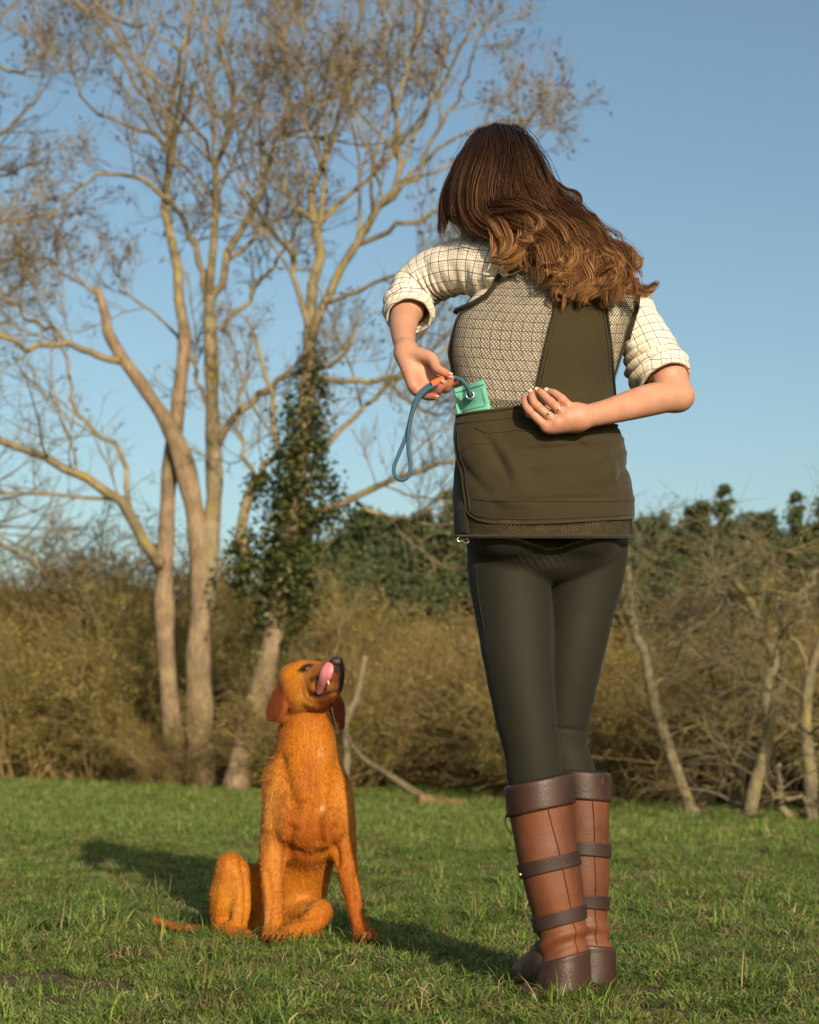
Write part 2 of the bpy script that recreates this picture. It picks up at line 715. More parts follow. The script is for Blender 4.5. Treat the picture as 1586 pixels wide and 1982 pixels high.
def build_grass():
    rng = np.random.default_rng(7)
    mat = grass_material()
    meshes = []
    specs = [(115, 0.075, 0.018, 0.052, 1.65, 0.0032)] * 6 + [(80, 0.055, 0.028, 0.075, 1.4, 0.0034)] * 3 + [(40, 0.035, 0.05, 0.125, 1.0, 0.0040)] * 3
    specs += [(46, 0.085, 0.04, 0.11, 2.3, 0.0024)] * 3                       # dead stems lying flat
    for i, s in enumerate(specs):
        v, q, c = clump(rng, *s)
        if i >= 12:
            c[:, 0] = 1.0
        meshes.append(mesh_np('turf', v, q, col=c))
    lo = []
    for s in [(52, 0.10, 0.025, 0.065, 1.3, 0.0058)] * 5 + [(42, 0.08, 0.04, 0.10, 1.0, 0.0058)] * 2:
        v, q, c = clump(rng, *s, segs=3)
        lo.append(mesh_np('turf', v, q, col=c))

    def scatter(y0, y1, dens, margin):
        ymax = y1
        n = int(dens * (2 * (0.25 * ymax + margin)) * (y1 - y0))
        y = rng.uniform(y0, y1, n)
        x = rng.uniform(-(0.25 * ymax + margin), 0.25 * ymax + margin, n)
        k = np.abs(x) < 0.25 * y + margin
        return x[k], y[k]

    def keep_off(x, y, sc):
        k = np.ones(len(x), bool)
        for c, r, amt in MUD:
            d = np.hypot((x - c[0]) / r, (y - c[1]) / (r * 1.3))
            wob = 0.45 * np.sin(x * 37 + 1) * np.sin(y * 29) + 0.3 * np.sin(x * 83 + y * 61)
            k &= ~((d + wob < 1.0) & (rng.uniform(0, 1, len(x)) < 0.80))
        return k
    # near field
    xs, ys = [], []
    for y0, y1, d in ((2.55, 4.2, 420), (4.2, 6.0, 300), (6.0, 9.5, 190)):
        x, y = scatter(y0, y1, d, 0.35)
        xs.append(x)
        ys.append(y)
    x = np.concatenate(xs)
    y = np.concatenate(ys)
    k = keep_off(x, y, 1)
    x, y = x[k], y[k]
    n = len(x)
    patch = np.array([mnoise.noise(Vector((a * 1.6, b * 1.3, 3.1))) for a, b in zip(x, y)])
    u = rng.uniform(0, 1, n) + patch * 0.35
    idx = np.where(u < 0.72, rng.integers(0, 6, n), np.where(u < 0.96, rng.integers(6, 9, n), rng.integers(9, 12, n)))
    thatch = rng.uniform(0, 1, n) < 0.16 - 0.12 * patch
    idx[thatch] = rng.integers(12, 15, thatch.sum())
    for c, r, _a in MUD:                                # short growth at the edge of bare soil
        idx[np.hypot(x - c[0], y - c[1]) < r * 1.8] = 0
    # short, trodden turf where boots and paws stand
    for fx, fy in TREAD:
        k = np.hypot(x - fx, y - fy) < 0.16
        idx[k] = rng.integers(3, 9, k.sum())
    rot = np.stack([rng.normal(0, 0.12, n), rng.normal(0, 0.12, n), rng.uniform(0, 6.28, n)], 1)
    scl = rng.uniform(0.65, 1.15, n) * (1 + 0.25 * patch)
    for fx, fy in TREAD:
        scl[np.hypot(x - fx, y - fy) < 0.05] *= 0.85
    # taller tufts left standing by the boots and paws and here and there
    spots = [(ground_px(px_, py_)) for px_, py_ in ((1040, 1938), (1062, 1946), (1085, 1950), (1108, 1948), (1130, 1946), (1155, 1938), (1182, 1934), (1205, 1926), (1020, 1925), (1000, 1915), (985, 1905), (505, 1832), (525, 1836), (548, 1832), (575, 1830), (610, 1830), (640, 1822), (690, 1828), (715, 1830), (455, 1828), (480, 1834), (420, 1822), (390, 1815), (340, 1812), (740, 1822))]
    extra = rng.uniform(0, 1, 120)
    gx = rng.uniform(-0.9, 0.95, 120)
    gy = rng.uniform(2.8, 6.5, 120)
    ex = np.array([[p_[0] + dx_, p_[1] + dy_] for p_ in spots for dx_, dy_ in rng.normal(0, 0.018, (2, 2))] + list(zip(gx, gy)))
    ne = len(ex)
    x, y = np.concatenate([x, ex[:, 0]]), np.concatenate([y, ex[:, 1]])
    idx = np.concatenate([idx, rng.integers(6, 12, ne)])
    rot = np.vstack([rot, np.stack([rng.normal(0, 0.1, ne), rng.normal(0, 0.1, ne), rng.uniform(0, 6.28, ne)], 1)])
    scl = np.concatenate([scl, rng.uniform(0.55, 0.95, ne)])
    o = instancer('grass', meshes, np.stack([x, y, ground_z(x, y)], 1), rot, scl, idx, mat)
    tag(o, 'short tangled green turf with dry straw blades around boots and dog', 'grass', kind='stuff')
    # far field
    xs, ys = [], []
    for y0, y1, d in ((9.3, 15, 75), (15, 24, 42), (24, 36, 26)):
        x, y = scatter(y0, y1, d, 0.8)
        xs.append(x)
        ys.append(y)
    x = np.concatenate(xs)
    y = np.concatenate(ys)
    n = len(x)
    idx = np.where(rng.uniform(0, 1, n) < 0.86, rng.integers(0, 5, n), rng.integers(5, 7, n))
    rot = np.stack([rng.normal(0, 0.1, n), rng.normal(0, 0.1, n), rng.uniform(0, 6.28, n)], 1)
    scl = rng.uniform(0.8, 1.3, n) * (1 + sstep(10, 24, y) * 0.5)
    o = instancer('field_grass', lo, np.stack([x, y, ground_z(x, y)], 1), rot, scl, idx, mat)
    tag(o, 'even green pasture running back to the foot of the hedge', 'grass', kind='stuff')


def soil_patches():
    m = NT('bare_soil', 0.9, 0.2)
    p = m.pos()
    n1 = m.noise(p, 55, 6, 0.65)
    m.col(m.mix(m.range(n1, 0.3, 0.7), (0.045, 0.028, 0.017), (0.15, 0.098, 0.058)))
    m.bump(n1, 0.9, 0.02)
    for i, (c, r, _a) in enumerate(MUD):
        nr, na = 16, 56
        G = np.zeros((nr, na + 1, 3))
        for a in range(na + 1):
            th = 2 * math.pi * (a % na) / na
            edge = r * (1.25 + 0.35 * mnoise.noise(Vector((math.cos(th) * 1.7, math.sin(th) * 1.7, i * 3.0))))
            for k in range(nr):
                f = k / (nr - 1)
                x, y = c[0] + math.cos(th) * edge * f, c[1] + math.sin(th) * edge * f * 1.3
                lump = 0.010 * mnoise.noise(Vector((x * 28, y * 28, 1.0))) + 0.005 * mnoise.noise(Vector((x * 70, y * 70, 2.0)))
                G[k, a] = (x, y, float(ground_z(x, y)) + (0.006 + lump) * (1 - f ** 3) - 0.012 * f ** 3)
        v, q, uv = grid_mesh(G)
        o = obj('soil_patch', mesh_np('soil_patch', v, q), m.m)
        o['kind'] = 'structure'


soil_patches()
TREAD = [tuple(ground_px(a, b)[:2]) for a, b in ((1090, 1915), (1060, 1890), (1160, 1905), (530, 1812), (705, 1810), (470, 1812), (590, 1810), (1110, 1925), (440, 1800), (510, 1808), (560, 1815), (1030, 1890))]
build_grass()


# ================================================================== TREES
def bark_mat(name, a, b, lichen=None, lamt=0.5, scale=1.5):
    m = NT(name, 0.9, 0.15)
    p = m.pos()
    st = m.scale(p, (1, 1, 0.25))
    n1 = m.noise(st, 14 * scale, 6, 0.65)
    c = m.mix(m.range(n1, 0.3, 0.7), a, b)
    c = m.mix(m.range(m.noise(p, 2.2 * scale, 4), 0.35, 0.62, 0.0, 0.6), c, tuple(v * 0.55 for v in a))
    if lichen:
        c = m.mix(m.range(m.noise(p, 1.6 * scale, 5, 0.7), 0.62 - 0.22 * lamt, 0.72 - 0.1 * lamt), c, lichen)
    m.col(c)
    m.bump(n1, 1.0, 0.06)
    return m.m


BARK_ASH = bark_mat('ash_bark', (0.185, 0.145, 0.085), (0.39, 0.315, 0.19), (0.30, 0.225, 0.05), 0.45)
BARK_RED = bark_mat('bare_red_bark', (0.185, 0.128, 0.078), (0.39, 0.280, 0.175), (0.30, 0.24, 0.11), 0.25)
BARK_TWIG = bark_mat('ash_twig_bark', (0.23, 0.175, 0.11), (0.40, 0.32, 0.20), (0.27, 0.20, 0.07), 0.35)
BARK_THORN = bark_mat('hawthorn_bark', (0.15, 0.12, 0.07), (0.32, 0.26, 0.165), (0.27, 0.22, 0.07), 0.5)
KEYS = simple_mat('ash_keys', (0.030, 0.018, 0.016), (0.075, 0.042, 0.034), 3, 0.8, 0.1)


def limb(rng, path, depth, r0, r1, n=12, wob=0.0, dend=0.0, pxs=None):
    """path of photo directions at the tree's own distance -> centre line and radii in metres"""
    m = len(path)
    t = np.linspace(0, 1, m)
    pts = np.array([P(x, y, depth + dend * tt) for (x, y), tt in zip(path, t)])
    c = catmull(pts, n)
    c[1:] += rng.normal(0, wob, (n - 1, 3)) * np.array([1, 1.5, 1])
    k = depth / FPX
    return c, np.linspace(r0, r1, n) * k


def grow(rng, Pn, Rn, nchild, tr, lr, ang, up, S, rr, wig, rmin, lmin=0.1, lmax=9.0):
    Pn = np.asarray(Pn)
    N, S0, _ = Pn.shape
    L = np.linalg.norm(np.diff(Pn, axis=1), axis=2).sum(1)
    cnt = np.maximum(rng.poisson(np.asarray(nchild) * np.ones(N)), 1)
    pi = np.repeat(np.arange(N), cnt)
    M = len(pi)
    t = rng.uniform(tr[0], tr[1], M)
    f = t * (S0 - 1)
    i = np.minimum(f.astype(int), S0 - 2)
    w = (f - i)[:, None]
    base = Pn[pi, i] * (1 - w) + Pn[pi, i + 1] * w
    tan = norm(Pn[pi, i + 1] - Pn[pi, i])
    rad = Rn[pi, i] * (1 - w[:, 0]) + Rn[pi, i + 1] * w[:, 0]
    perp = norm(np.cross(tan, rng.normal(0, 1, (M, 3))))
    a = rng.uniform(ang[0], ang[1], M)[:, None]
    d = norm(np.cos(a) * tan + np.sin(a) * perp + np.array([0, 0, up]))
    ln = np.clip(L[pi] * rng.uniform(lr[0], lr[1], M) * (1.15 - 0.6 * t), lmin, lmax)
    C = np.zeros((M, S, 3))
    C[:, 0] = base
    for s in range(1, S):
        d = norm(d + rng.normal(0, wig, (M, 3)) + np.array([0, 0, up * 0.5]))
        C[:, s] = C[:, s - 1] + d * (ln / (S - 1))[:, None]
    r0 = np.maximum(np.minimum(rad * rr, ln * 0.0105), rmin)
    R = r0[:, None] * np.linspace(1, 0.45, S)[None]
    return C, np.maximum(R, rmin * 0.6)


def keys_mesh(rng, tips, size):
    """dangling bunches of dark ash keys at twig ends"""
    N = len(tips)
    k = 4
    c = np.repeat(tips, k, 0) + rng.normal(0, size * 0.55, (N * k, 3)) - np.array([0, 0, size * 0.5])
    a = norm(rng.normal(0, 1, (N * k, 3)) + np.array([0, 0, -1.2])) * size * rng.uniform(0.35, 0.75, (N * k, 1))
    b = norm(np.cross(a, rng.normal(0, 1, (N * k, 3)))) * size * 0.26
    V = np.stack([c - a, c + b, c + a, c - b], 1).reshape(-1, 3)
    q = np.arange(N * k * 4).reshape(-1, 4)
    return V, q


def build_tree(name, label, depth, limbs, seed, nl, group=None, keyn=0, mats=None, base_px=None, up=0.12, keep=None):
    rng = np.random.default_rng(seed)
    g = ground_px(*base_px)
    root = thing(name, label, 'tree', g, group)
    trunk_b, Pl, Rl, main = MB(), [], [], []
    for L in limbs:
        path, r0, r1 = L[0], L[1], L[2]
        opt = L[3] if len(L) > 3 else {}
        c, r = limb(rng, path, depth + opt.get('d0', 0), r0, r1, 14, opt.get('wob', 0.03), opt.get('dy', rng.uniform(-1.2, 1.2)))
        if opt.get('trunk'):
            ang = rng.uniform(0, 6)
            cc = catmull(c, 40)
            rr = np.interp(np.linspace(0, 1, 40), np.linspace(0, 1, 14), r)
            rr = rr * (1 + 0.06 * np.sin(np.linspace(0, 17, 40) + ang) + rng.normal(0, 0.025, 40))
            rr[:4] *= np.array(opt.get('flare', [1.25, 1.12, 1.05, 1.0]))
            v, q, t = tube(cc, rr, 14)
            # uneven girth
            nz = np.array([mnoise.noise(Vector(p * 2.2)) for p in v])
            ctr = np.vstack([np.repeat(cc, 14, 0), cc[:1], cc[-1:]])
            v = ctr + (v - ctr) * (1 + 0.22 * nz[:, None])
            if opt.get('part'):
                b = MB()
                b.add(v, q, t)
                o = obj(opt['part'], b.mesh(opt['part']), opt.get('mat', mats[0]), root)
            else:
                trunk_b.add(v, q, t)
        else:
            main.append((c, r))
        if not opt.get('bare'):
            Pl.append(c)
            Rl.append(r)
    obj('trunk', trunk_b.mesh('trunk'), mats[0], root)
    br = MB()
    if main:
        for mc, mr in main:
            lb = MB()
            lb.add(*tube(mc, mr * 0.72, 9))
            obj('limb', lb.mesh('limb'), mats[1], root)
    P0, R0 = np.array(Pl), np.array(Rl)
    sc = depth / 27.0
    P1, R1 = grow(rng, P0, R0, nl[0], (0.22, 0.98), (0.25, 0.62), (0.45, 1.15), up, 8, 0.6, 0.13, 0.009 * sc, 0.7, 4.5)
    tip, tr = grow(rng, P0, R0, 1.5, (0.9, 1.0), (0.3, 0.5), (0.1, 0.6), up, 8, 0.8, 0.14, 0.009 * sc, 0.7, 3.5)
    P1, R1 = np.vstack([P1, tip]), np.vstack([R1, tr])
    P2, R2 = grow(rng, P1, R1, nl[1], (0.2, 1.0), (0.35, 0.65), (0.45, 1.0), up, 6, 0.62, 0.15, 0.0060 * sc, 0.4, 2.4)
    P3, R3 = grow(rng, P2, R2, nl[2], (0.2, 1.0), (0.35, 0.7), (0.4, 1.0), up * 1.4, 4, 0.65, 0.16, 0.0042 * sc, 0.25, 1.3)
    v, q = tubes(P1, R1, 5)
    br.add(v, q)
    obj('branches', br.mesh('branches'), mats[1], root)['kind'] = 'stuff'
    tw = MB()
    v, q = tubes(P2, R2, 4)
    tw.add(v, q)
    v, q = tubes(P3, R3, 3)
    tw.add(v, q)
    obj('crown', tw.mesh('crown'), mats[2], root)['kind'] = 'stuff'
    if keyn:
        tips = np.vstack([P3[:, -1], P3[:, -2]])
        w = np.clip((tips[:, 2] - 3.0) / 7.0, 0.2, 1.0)
        pk = tips[rng.choice(len(tips), min(keyn, len(tips)), replace=False, p=w / w.sum())]
        v, q = keys_mesh(rng, pk, 0.060 * sc)
        obj('seed_keys', mesh_np('seed_keys', v, q, smooth=False), KEYS, root)['kind'] = 'stuff'
    return root, rng


T = {'trunk': True, 'dy': 0.0, 'wob': 0.0}


def trunk(**k):
    d = dict(T)
    d.update(k)
    return d


# --- bare three-stemmed ash with a snapped stem
LA = [
    ([(392, 1530), (388, 1400), (384, 1250), (393, 1110), (377, 997), (363, 918), (335, 838), (306, 793), (278, 748), (244, 702), (212, 650), (205, 611), (187, 556)], 27, 7, trunk(part='snapped_stem', mat=BARK_RED, bare=True)),
    ([(345, 1525), (330, 1380), (318, 1200), (322, 1054), (326, 940), (340, 838), (347, 770), (356, 685), (358, 640)], 20, 12, trunk(part='stem', mat=BARK_RED, d0=0.25, bare=True)),
    ([(398, 1180), (405, 1080), (415, 950), (412, 800), (408, 650), (404, 575)], 19, 12, trunk(flare=[1, 1, 1, 1], bare=True)),
    ([(358, 645), (343, 555), (330, 479), (318, 388), (328, 302), (323, 242), (345, 151), (353, 100), (373, 20), (365, -80)], 16, 3, {'d0': 0.25}),
    ([(404, 580), (385, 500), (362, 440), (340, 400), (330, 385)], 10, 6, {}),
    ([(404, 580), (432, 510), (470, 440), (500, 372), (520, 320), (540, 272), (590, 248), (640, 180), (660, 80)], 12, 3, {}),
    ([(405, 575), (412, 480), (416, 400), (420, 330), (445, 250), (452, 180), (432, 100), (442, 10), (450, -90)], 12, 3, {}),
    ([(312, 1095), (250, 1000), (190, 940), (110, 890), (0, 845), (-120, 800), (-240, 720)], 16, 7, {'dy': -1.5}),
    ([(250, 985), (240, 900), (212, 850), (155, 815), (144, 760), (130, 700), (100, 620)], 8, 3, {'dy': 0.5}),
    ([(420, 865), (460, 800), (510, 760), (560, 728), (625, 712), (690, 660)], 12, 5, {'dy': -1.0}),
    ([(412, 810), (388, 750), (366, 690), (300, 610), (230, 560)], 7, 3, {'dy': 1.0}),
    ([(240, 700), (180, 680), (130, 668), (60, 672), (0, 650), (-90, 610)], 11, 5, {'dy': -1.0}),
    ([(130, 668), (110, 640), (60, 620), (0, 560), (-60, 520)], 7, 3, {'dy': 0.8}),
    ([(430, 640), (470, 590), (520, 520), (560, 470), (590, 400)], 8, 3, {'dy': 1.0}),
    ([(326, 395), (290, 358), (240, 340), (190, 335), (150, 375), (95, 425)], 8, 2.5, {'dy': -0.8}),
    ([(328, 302), (280, 252), (205, 228), (150, 170), (140, 90)], 6, 2.5, {'dy': 0.9}),
    ([(420, 330), (380, 250), (340, 200), (260, 110), (230, 20)], 6, 2.5, {'dy': -1.5}),
    ([(432, 510), (490, 470), (520, 380), (500, 250), (520, 130), (560, 20)], 7, 2.5, {'dy': 1.8}),
    ([(540, 272), (560, 180), (545, 90), (580, -10)], 5, 2, {'dy': -0.8}),
    ([(353, 100), (290, 60), (220, 40), (180, -20)], 4, 2, {'dy': 0.8}),
    ([(206, 600), (180, 560), (120, 530), (60, 470)], 5, 2, {'dy': 0.8}),
]
build_tree('ash_tree', 'tall bare ash with three pale stems, one snapped off short', 23.5, LA, 11, (10, 6.4, 5.6), None, 1300, (BARK_ASH, BARK_ASH, BARK_TWIG), (385, 1527))

# --- ivy-clad ash
LB = [
    ([(455, 1538), (478, 1420), (508, 1320), (535, 1200), (555, 1080), (572, 980), (585, 860), (596, 740), (598, 680)], 25, 13, trunk(flare=[1.2, 1.1, 1.03, 1.0], bare=True)),
    ([(598, 690), (605, 580), (615, 504), (610, 428), (606, 378), (628, 328), (655, 227), (676, 170), (690, 60), (700, -60)], 18, 3, {}),
    ([(602, 660), (628, 595), (655, 524), (690, 474), (730, 403), (766, 353), (772, 282), (768, 200), (800, 90), (815, -20)], 14, 3, {}),
    ([(600, 640), (575, 545), (560, 485), (510, 430), (480, 360), (470, 270)], 9, 3, {'dy': 1.2}),
    ([(690, 474), (760, 440), (830, 418), (880, 405), (960, 330), (1040, 290)], 8, 2.5, {'dy': -0.8}),
    ([(655, 524), (720, 420), (800, 330), (880, 270), (960, 240), (1040, 225)], 8, 2.5, {'dy': 1.0}),
    ([(730, 403), (810, 330), (860, 230), (900, 150), (925, 80)], 7, 2.5, {'dy': -1.0}),
    ([(766, 353), (800, 260), (840, 150), (860, 50), (850, -40)], 6, 2.5, {'dy': 1.2}),
    ([(628, 328), (590, 240), (600, 140), (580, 40)], 6, 2.5, {'dy': -1.2}),
    ([(655, 227), (710, 180), (740, 100), (745, 0)], 5, 2.5, {'dy': 1.0}),
    ([(620, 590), (700, 560), (790, 520), (870, 480), (940, 460)], 7, 2.5, {'dy': -1.6}),
    ([(605, 990), (680, 970), (760, 930), (830, 902), (900, 885), (960, 840)], 11, 4, {'dy': -1.2}),
    ([(690, 972), (760, 1002), (820, 990), (870, 950), (950, 960)], 7, 3, {'dy': 1.0}),
    ([(600, 730), (700, 738), (780, 730), (835, 690), (900, 640)], 9, 3, {'dy': -0.5}),
    ([(610, 880), (690, 800), (760, 735), (820, 640), (880, 560)], 8, 3, {'dy': 1.4}),
    ([(478, 1085), (476, 980), (500, 920), (540, 860), (520, 740), (490, 640)], 17, 4, {'dy': 0.3}),
    ([(500, 920), (470, 880), (465, 800), (480, 700)], 7, 3, {'dy': 0.8}),
    ([(610, 428), (560, 380), (540, 300), (560, 200)], 6, 2.5, {'dy': 1.0}),
    ([(766, 353), (850, 330), (930, 290), (1000, 250), (1050, 200)], 5, 2, {'dy': 0.6}),
    ([(760, 735), (800, 780), (850, 800), (900, 780)], 5, 2, {'dy': -0.6}),
]
tb, rngb = build_tree('ivy_clad_ash_tree', 'bare ash leaning to one side with ivy thick around its trunk', 22.5, LB, 23, (10, 6.4, 5.6), None, 1300, (BARK_RED, BARK_ASH, BARK_TWIG), (455, 1538))


def leaf_cloud(rng, centers, size, jitter, tilt=0.5, tintlo=0.0):
    N = len(centers)
    c = centers + rng.normal(0, jitter, (N, 3))
    a = norm(rng.normal(0, 1, (N, 3)) * np.array([1, 1, tilt + 0.4])) * size * rng.uniform(0.6, 1.25, (N, 1))
    b = norm(np.cross(a, rng.normal(0, 1, (N, 3)))) * size * rng.uniform(0.45, 0.8, (N, 1))
    V = np.stack([c - a, c + b, c + a, c - b], 1).reshape(-1, 3)
    q = np.arange(N * 4).reshape(-1, 4)
    col = np.repeat(rng.uniform(tintlo, 1, N), 4)
    return V, q, np.repeat(col[:, None], 3, 1)


def leaf_mat(name, a, b, c, rough=0.5, transl=0.2, spec=0.3):
    m = NT(name, rough, spec)
    t = m.attr('tint')
    colr = m.ramp(t, (0.0, a), (0.6, b), (1.0, c))
    m.col(colr)
    tr = m.n('ShaderNodeBsdfTranslucent', Color=colr)
    mx = m.t.nodes.new('ShaderNodeMixShader')
    mx.inputs[0].default_value = transl
    m.t.links.new(m.b.outputs[0], mx.inputs[1])
    m.t.links.new(tr.outputs[0], mx.inputs[2])
    m.t.links.new(mx.outputs[0], m.out.inputs[0])
    return m.m


IVY = leaf_mat('ivy_leaf', (0.014, 0.022, 0.006), (0.038, 0.048, 0.010), (0.10, 0.105, 0.022), 0.5)
_c = []
for (x, y, w, n) in ((602, 700, 18, 7), (597, 755, 26, 12), (590, 815, 34, 18), (584, 880, 42, 26), (574, 945, 46, 32), (564, 1010, 52, 38), (556, 1070, 58, 38), (548, 1130, 62, 34), (538, 1190, 58, 22), (520, 1255, 44, 9), (478, 1050, 20, 10), (474, 1115, 26, 14), (630, 950, 34, 9), (640, 1000, 28, 7), (498, 935, 16, 7)):
    p = P(x, y, 22.5)
    k = 22.5 / FPX * w
    for _i in range(int(n * 0.88)):
        d = norm(rngb.normal(0, 1, 3))
        cc = p + d * k * rngb.uniform(0.35, 1.15) * np.array([1, 1, 1.1])
        m_ = rngb.integers(18, 60)
        _c.append(cc + rngb.normal(0, 1, (m_, 3)) * rngb.uniform(0.05, 0.15) * np.array([1, 1, 1.3]))
_v, _q, _k = leaf_cloud(rngb, np.vstack(_c), 0.042, 0.02)
obj('ivy', mesh_np('ivy', _v, _q, smooth=False, col=_k), IVY, tb)['kind'] = 'stuff'

# --- neighbour whose crown hangs in from the side
LC = [
    ([(-260, 1512), (-250, 1200), (-235, 900), (-215, 640), (-190, 480)], 40, 18, trunk()),
    ([(-200, 560), (-130, 470), (-40, 430), (40, 425), (110, 400)], 10, 3, {}),
    ([(-195, 500), (-120, 380), (-40, 300), (30, 240), (80, 180)], 10, 3, {}),
    ([(-190, 480), (-140, 300), (-90, 150), (-10, 60), (40, -20)], 12, 3, {}),
    ([(-210, 640), (-110, 560), (-20, 520), (60, 470)], 9, 3, {'dy': -1}),
    ([(-215, 660), (-120, 640), (-30, 600), (30, 560)], 9, 3, {'dy': 1}),
    ([(-120, 380), (-60, 340), (10, 340), (90, 300)], 7, 3, {'dy': 1}),
    ([(-90, 150), (-30, 130), (40, 140), (90, 90)], 7, 3, {'dy': -1}),
    ([(-235, 900), (-120, 960), (-40, 1010), (60, 1090), (110, 1150)], 9, 4, {'dy': -1}),
]
build_tree('neighbour_ash_tree', 'bare ash standing apart, only the edge of its twiggy crown reaching in', 28.0, LC, 31, (8, 5.8, 5.2), None, 500, (BARK_ASH, BARK_ASH, BARK_TWIG), (-260, 1512))

# ------------------------------------------------------------------ hawthorns along the hedge
LR1 = [
    ([(1345, 1580), (1320, 1520), (1285, 1420), (1262, 1340), (1248, 1265), (1228, 1220), (1222, 1160), (1215, 1095)], 13, 7, trunk()),
    ([(1250, 1270), (1225, 1200), (1205, 1150), (1192, 1110)], 7, 3, {}),
    ([(1262, 1340), (1310, 1270), (1335, 1180), (1380, 1120)], 6, 3, {}),
    ([(1345, 1580), (1390, 1500), (1395, 1420), (1375, 1330), (1350, 1260)], 7, 3, {}),
]
build_tree('hawthorn_tree', 'crooked pale hawthorn stem kinked halfway, arching over the hedge beside the boots', 16.0, LR1, 41, (7, 6, 4), None, 0, (BARK_THORN, BARK_THORN, BARK_THORN), (1345, 1580), up=-0.06)
LR2 = [
    ([(1450, 1590), (1462, 1520), (1490, 1420), (1485, 1330), (1500, 1280), (1478, 1230), (1455, 1170), (1420, 1120)], 15, 7, trunk()),
    ([(1500, 1290), (1498, 1230), (1520, 1170), (1560, 1130), (1640, 1070)], 9, 4, {}),
    ([(1478, 1235), (1440, 1190), (1400, 1150), (1370, 1130)], 6, 3, {}),
    ([(1455, 1170), (1480, 1110), (1500, 1085), (1540, 1070)], 6, 3, {}),
    ([(1450, 1590), (1430, 1560), (1400, 1530), (1350, 1520)], 8, 4, {}),
    ([(1450, 1590), (1440, 1450), (1440, 1330), (1420, 1250)], 5, 3, {}),
]
build_tree('forked_hawthorn_tree', 'gnarled hawthorn forking at chest height with a long pale side limb', 15.2, LR2, 43, (7, 6, 4), None, 0, (BARK_THORN, BARK_THORN, BARK_THORN), (1450, 1590), up=-0.06)
LR3 = [
    ([(1570, 1592), (1568, 1500), (1560, 1400), (1570, 1300), (1600, 1220), (1650, 1150)], 14, 7, trunk()),
    ([(1540, 1592), (1520, 1560), (1500, 1520), (1495, 1480)], 13, 6, {'bare': True}),
    ([(1570, 1310), (1540, 1230), (1556, 1150), (1550, 1100)], 7, 3, {}),
    ([(1570, 1592), (1545, 1555), (1510, 1545), (1480, 1500)], 7, 3, {}),
]
build_tree('twin_stem_hawthorn_tree', 'hawthorn with two stout low stems splitting at the grass', 14.6, LR3, 47, (6, 6, 4), None, 0, (BARK_THORN, BARK_THORN, BARK_THORN), (1565, 1592), up=-0.06)
LR4 = [
    ([(665, 1540), (672, 1470), (670, 1400), (690, 1350), (708, 1270)], 8, 5, trunk(bare=True)),
    ([(672, 1470), (655, 1400), (640, 1300), (655, 1230)], 4, 2, {}),
]
build_tree('dead_sapling_tree', 'dead grey sapling with a snapped top standing behind the sitting dog', 22.0, LR4, 53, (3, 3, 3), None, 0, (BARK_THORN, BARK_THORN, BARK_THORN), (668, 1545), up=0.05)

STEMLOG = bark_mat('log_bark', (0.14, 0.080, 0.040), (0.33, 0.21, 0.11))


# fallen branch and cut log
def dead_wood():
    g = ground_px(820, 1552)
    r = thing('fallen_branch', 'long dead branch leaning down to the grass behind the dog', 'branch', g)
    d = g[1]
    c = catmull([P(665, 1415, d + 1.2), P(700, 1465, d + 0.8), P(745, 1495, d + 0.5), P(790, 1525, d + 0.2), P(825, 1548, d)], 20)
    v, q, t = tube(c, np.linspace(0.02, 0.05, 20), 9)
    b = MB()
    b.add(v, q, t)
    obj('limb', b.mesh('limb'), BARK_THORN, r)
    g = ground_px(850, 1560)
    c = catmull([g + np.array([-0.22, 0.02, 0.075]), g + np.array([0, 0.06, 0.045]), g + np.array([0.30, 0.02, 0.02])], 14)
    rr = np.linspace(0.060, 0.036, 14) * (1 + 0.15 * np.sin(np.linspace(0, 8, 14)))
    v, q, t = tube(c, rr, 10)
    r = thing('cut_log', 'short orange-brown log lying at the grass edge under the hedge', 'log', g)
    b = MB()
    b.add(v, q, t)
    obj('log_body', b.mesh('log_body'), STEMLOG, r)


dead_wood()


# ================================================================== HEDGE SHRUBS
SHRUB_LEAF = leaf_mat('hedge_leaf', (0.175, 0.110, 0.022), (0.31, 0.215, 0.038), (0.45, 0.345, 0.06), 0.6, 0.3)
SHRUB_GREEN = leaf_mat('bramble_leaf', (0.130, 0.122, 0.018), (0.225, 0.208, 0.030), (0.36, 0.325, 0.048), 0.6, 0.3)
STEM = bark_mat('hedge_stem', (0.18, 0.125, 0.052), (0.40, 0.290, 0.135), (0.20, 0.16, 0.05), 0.3)


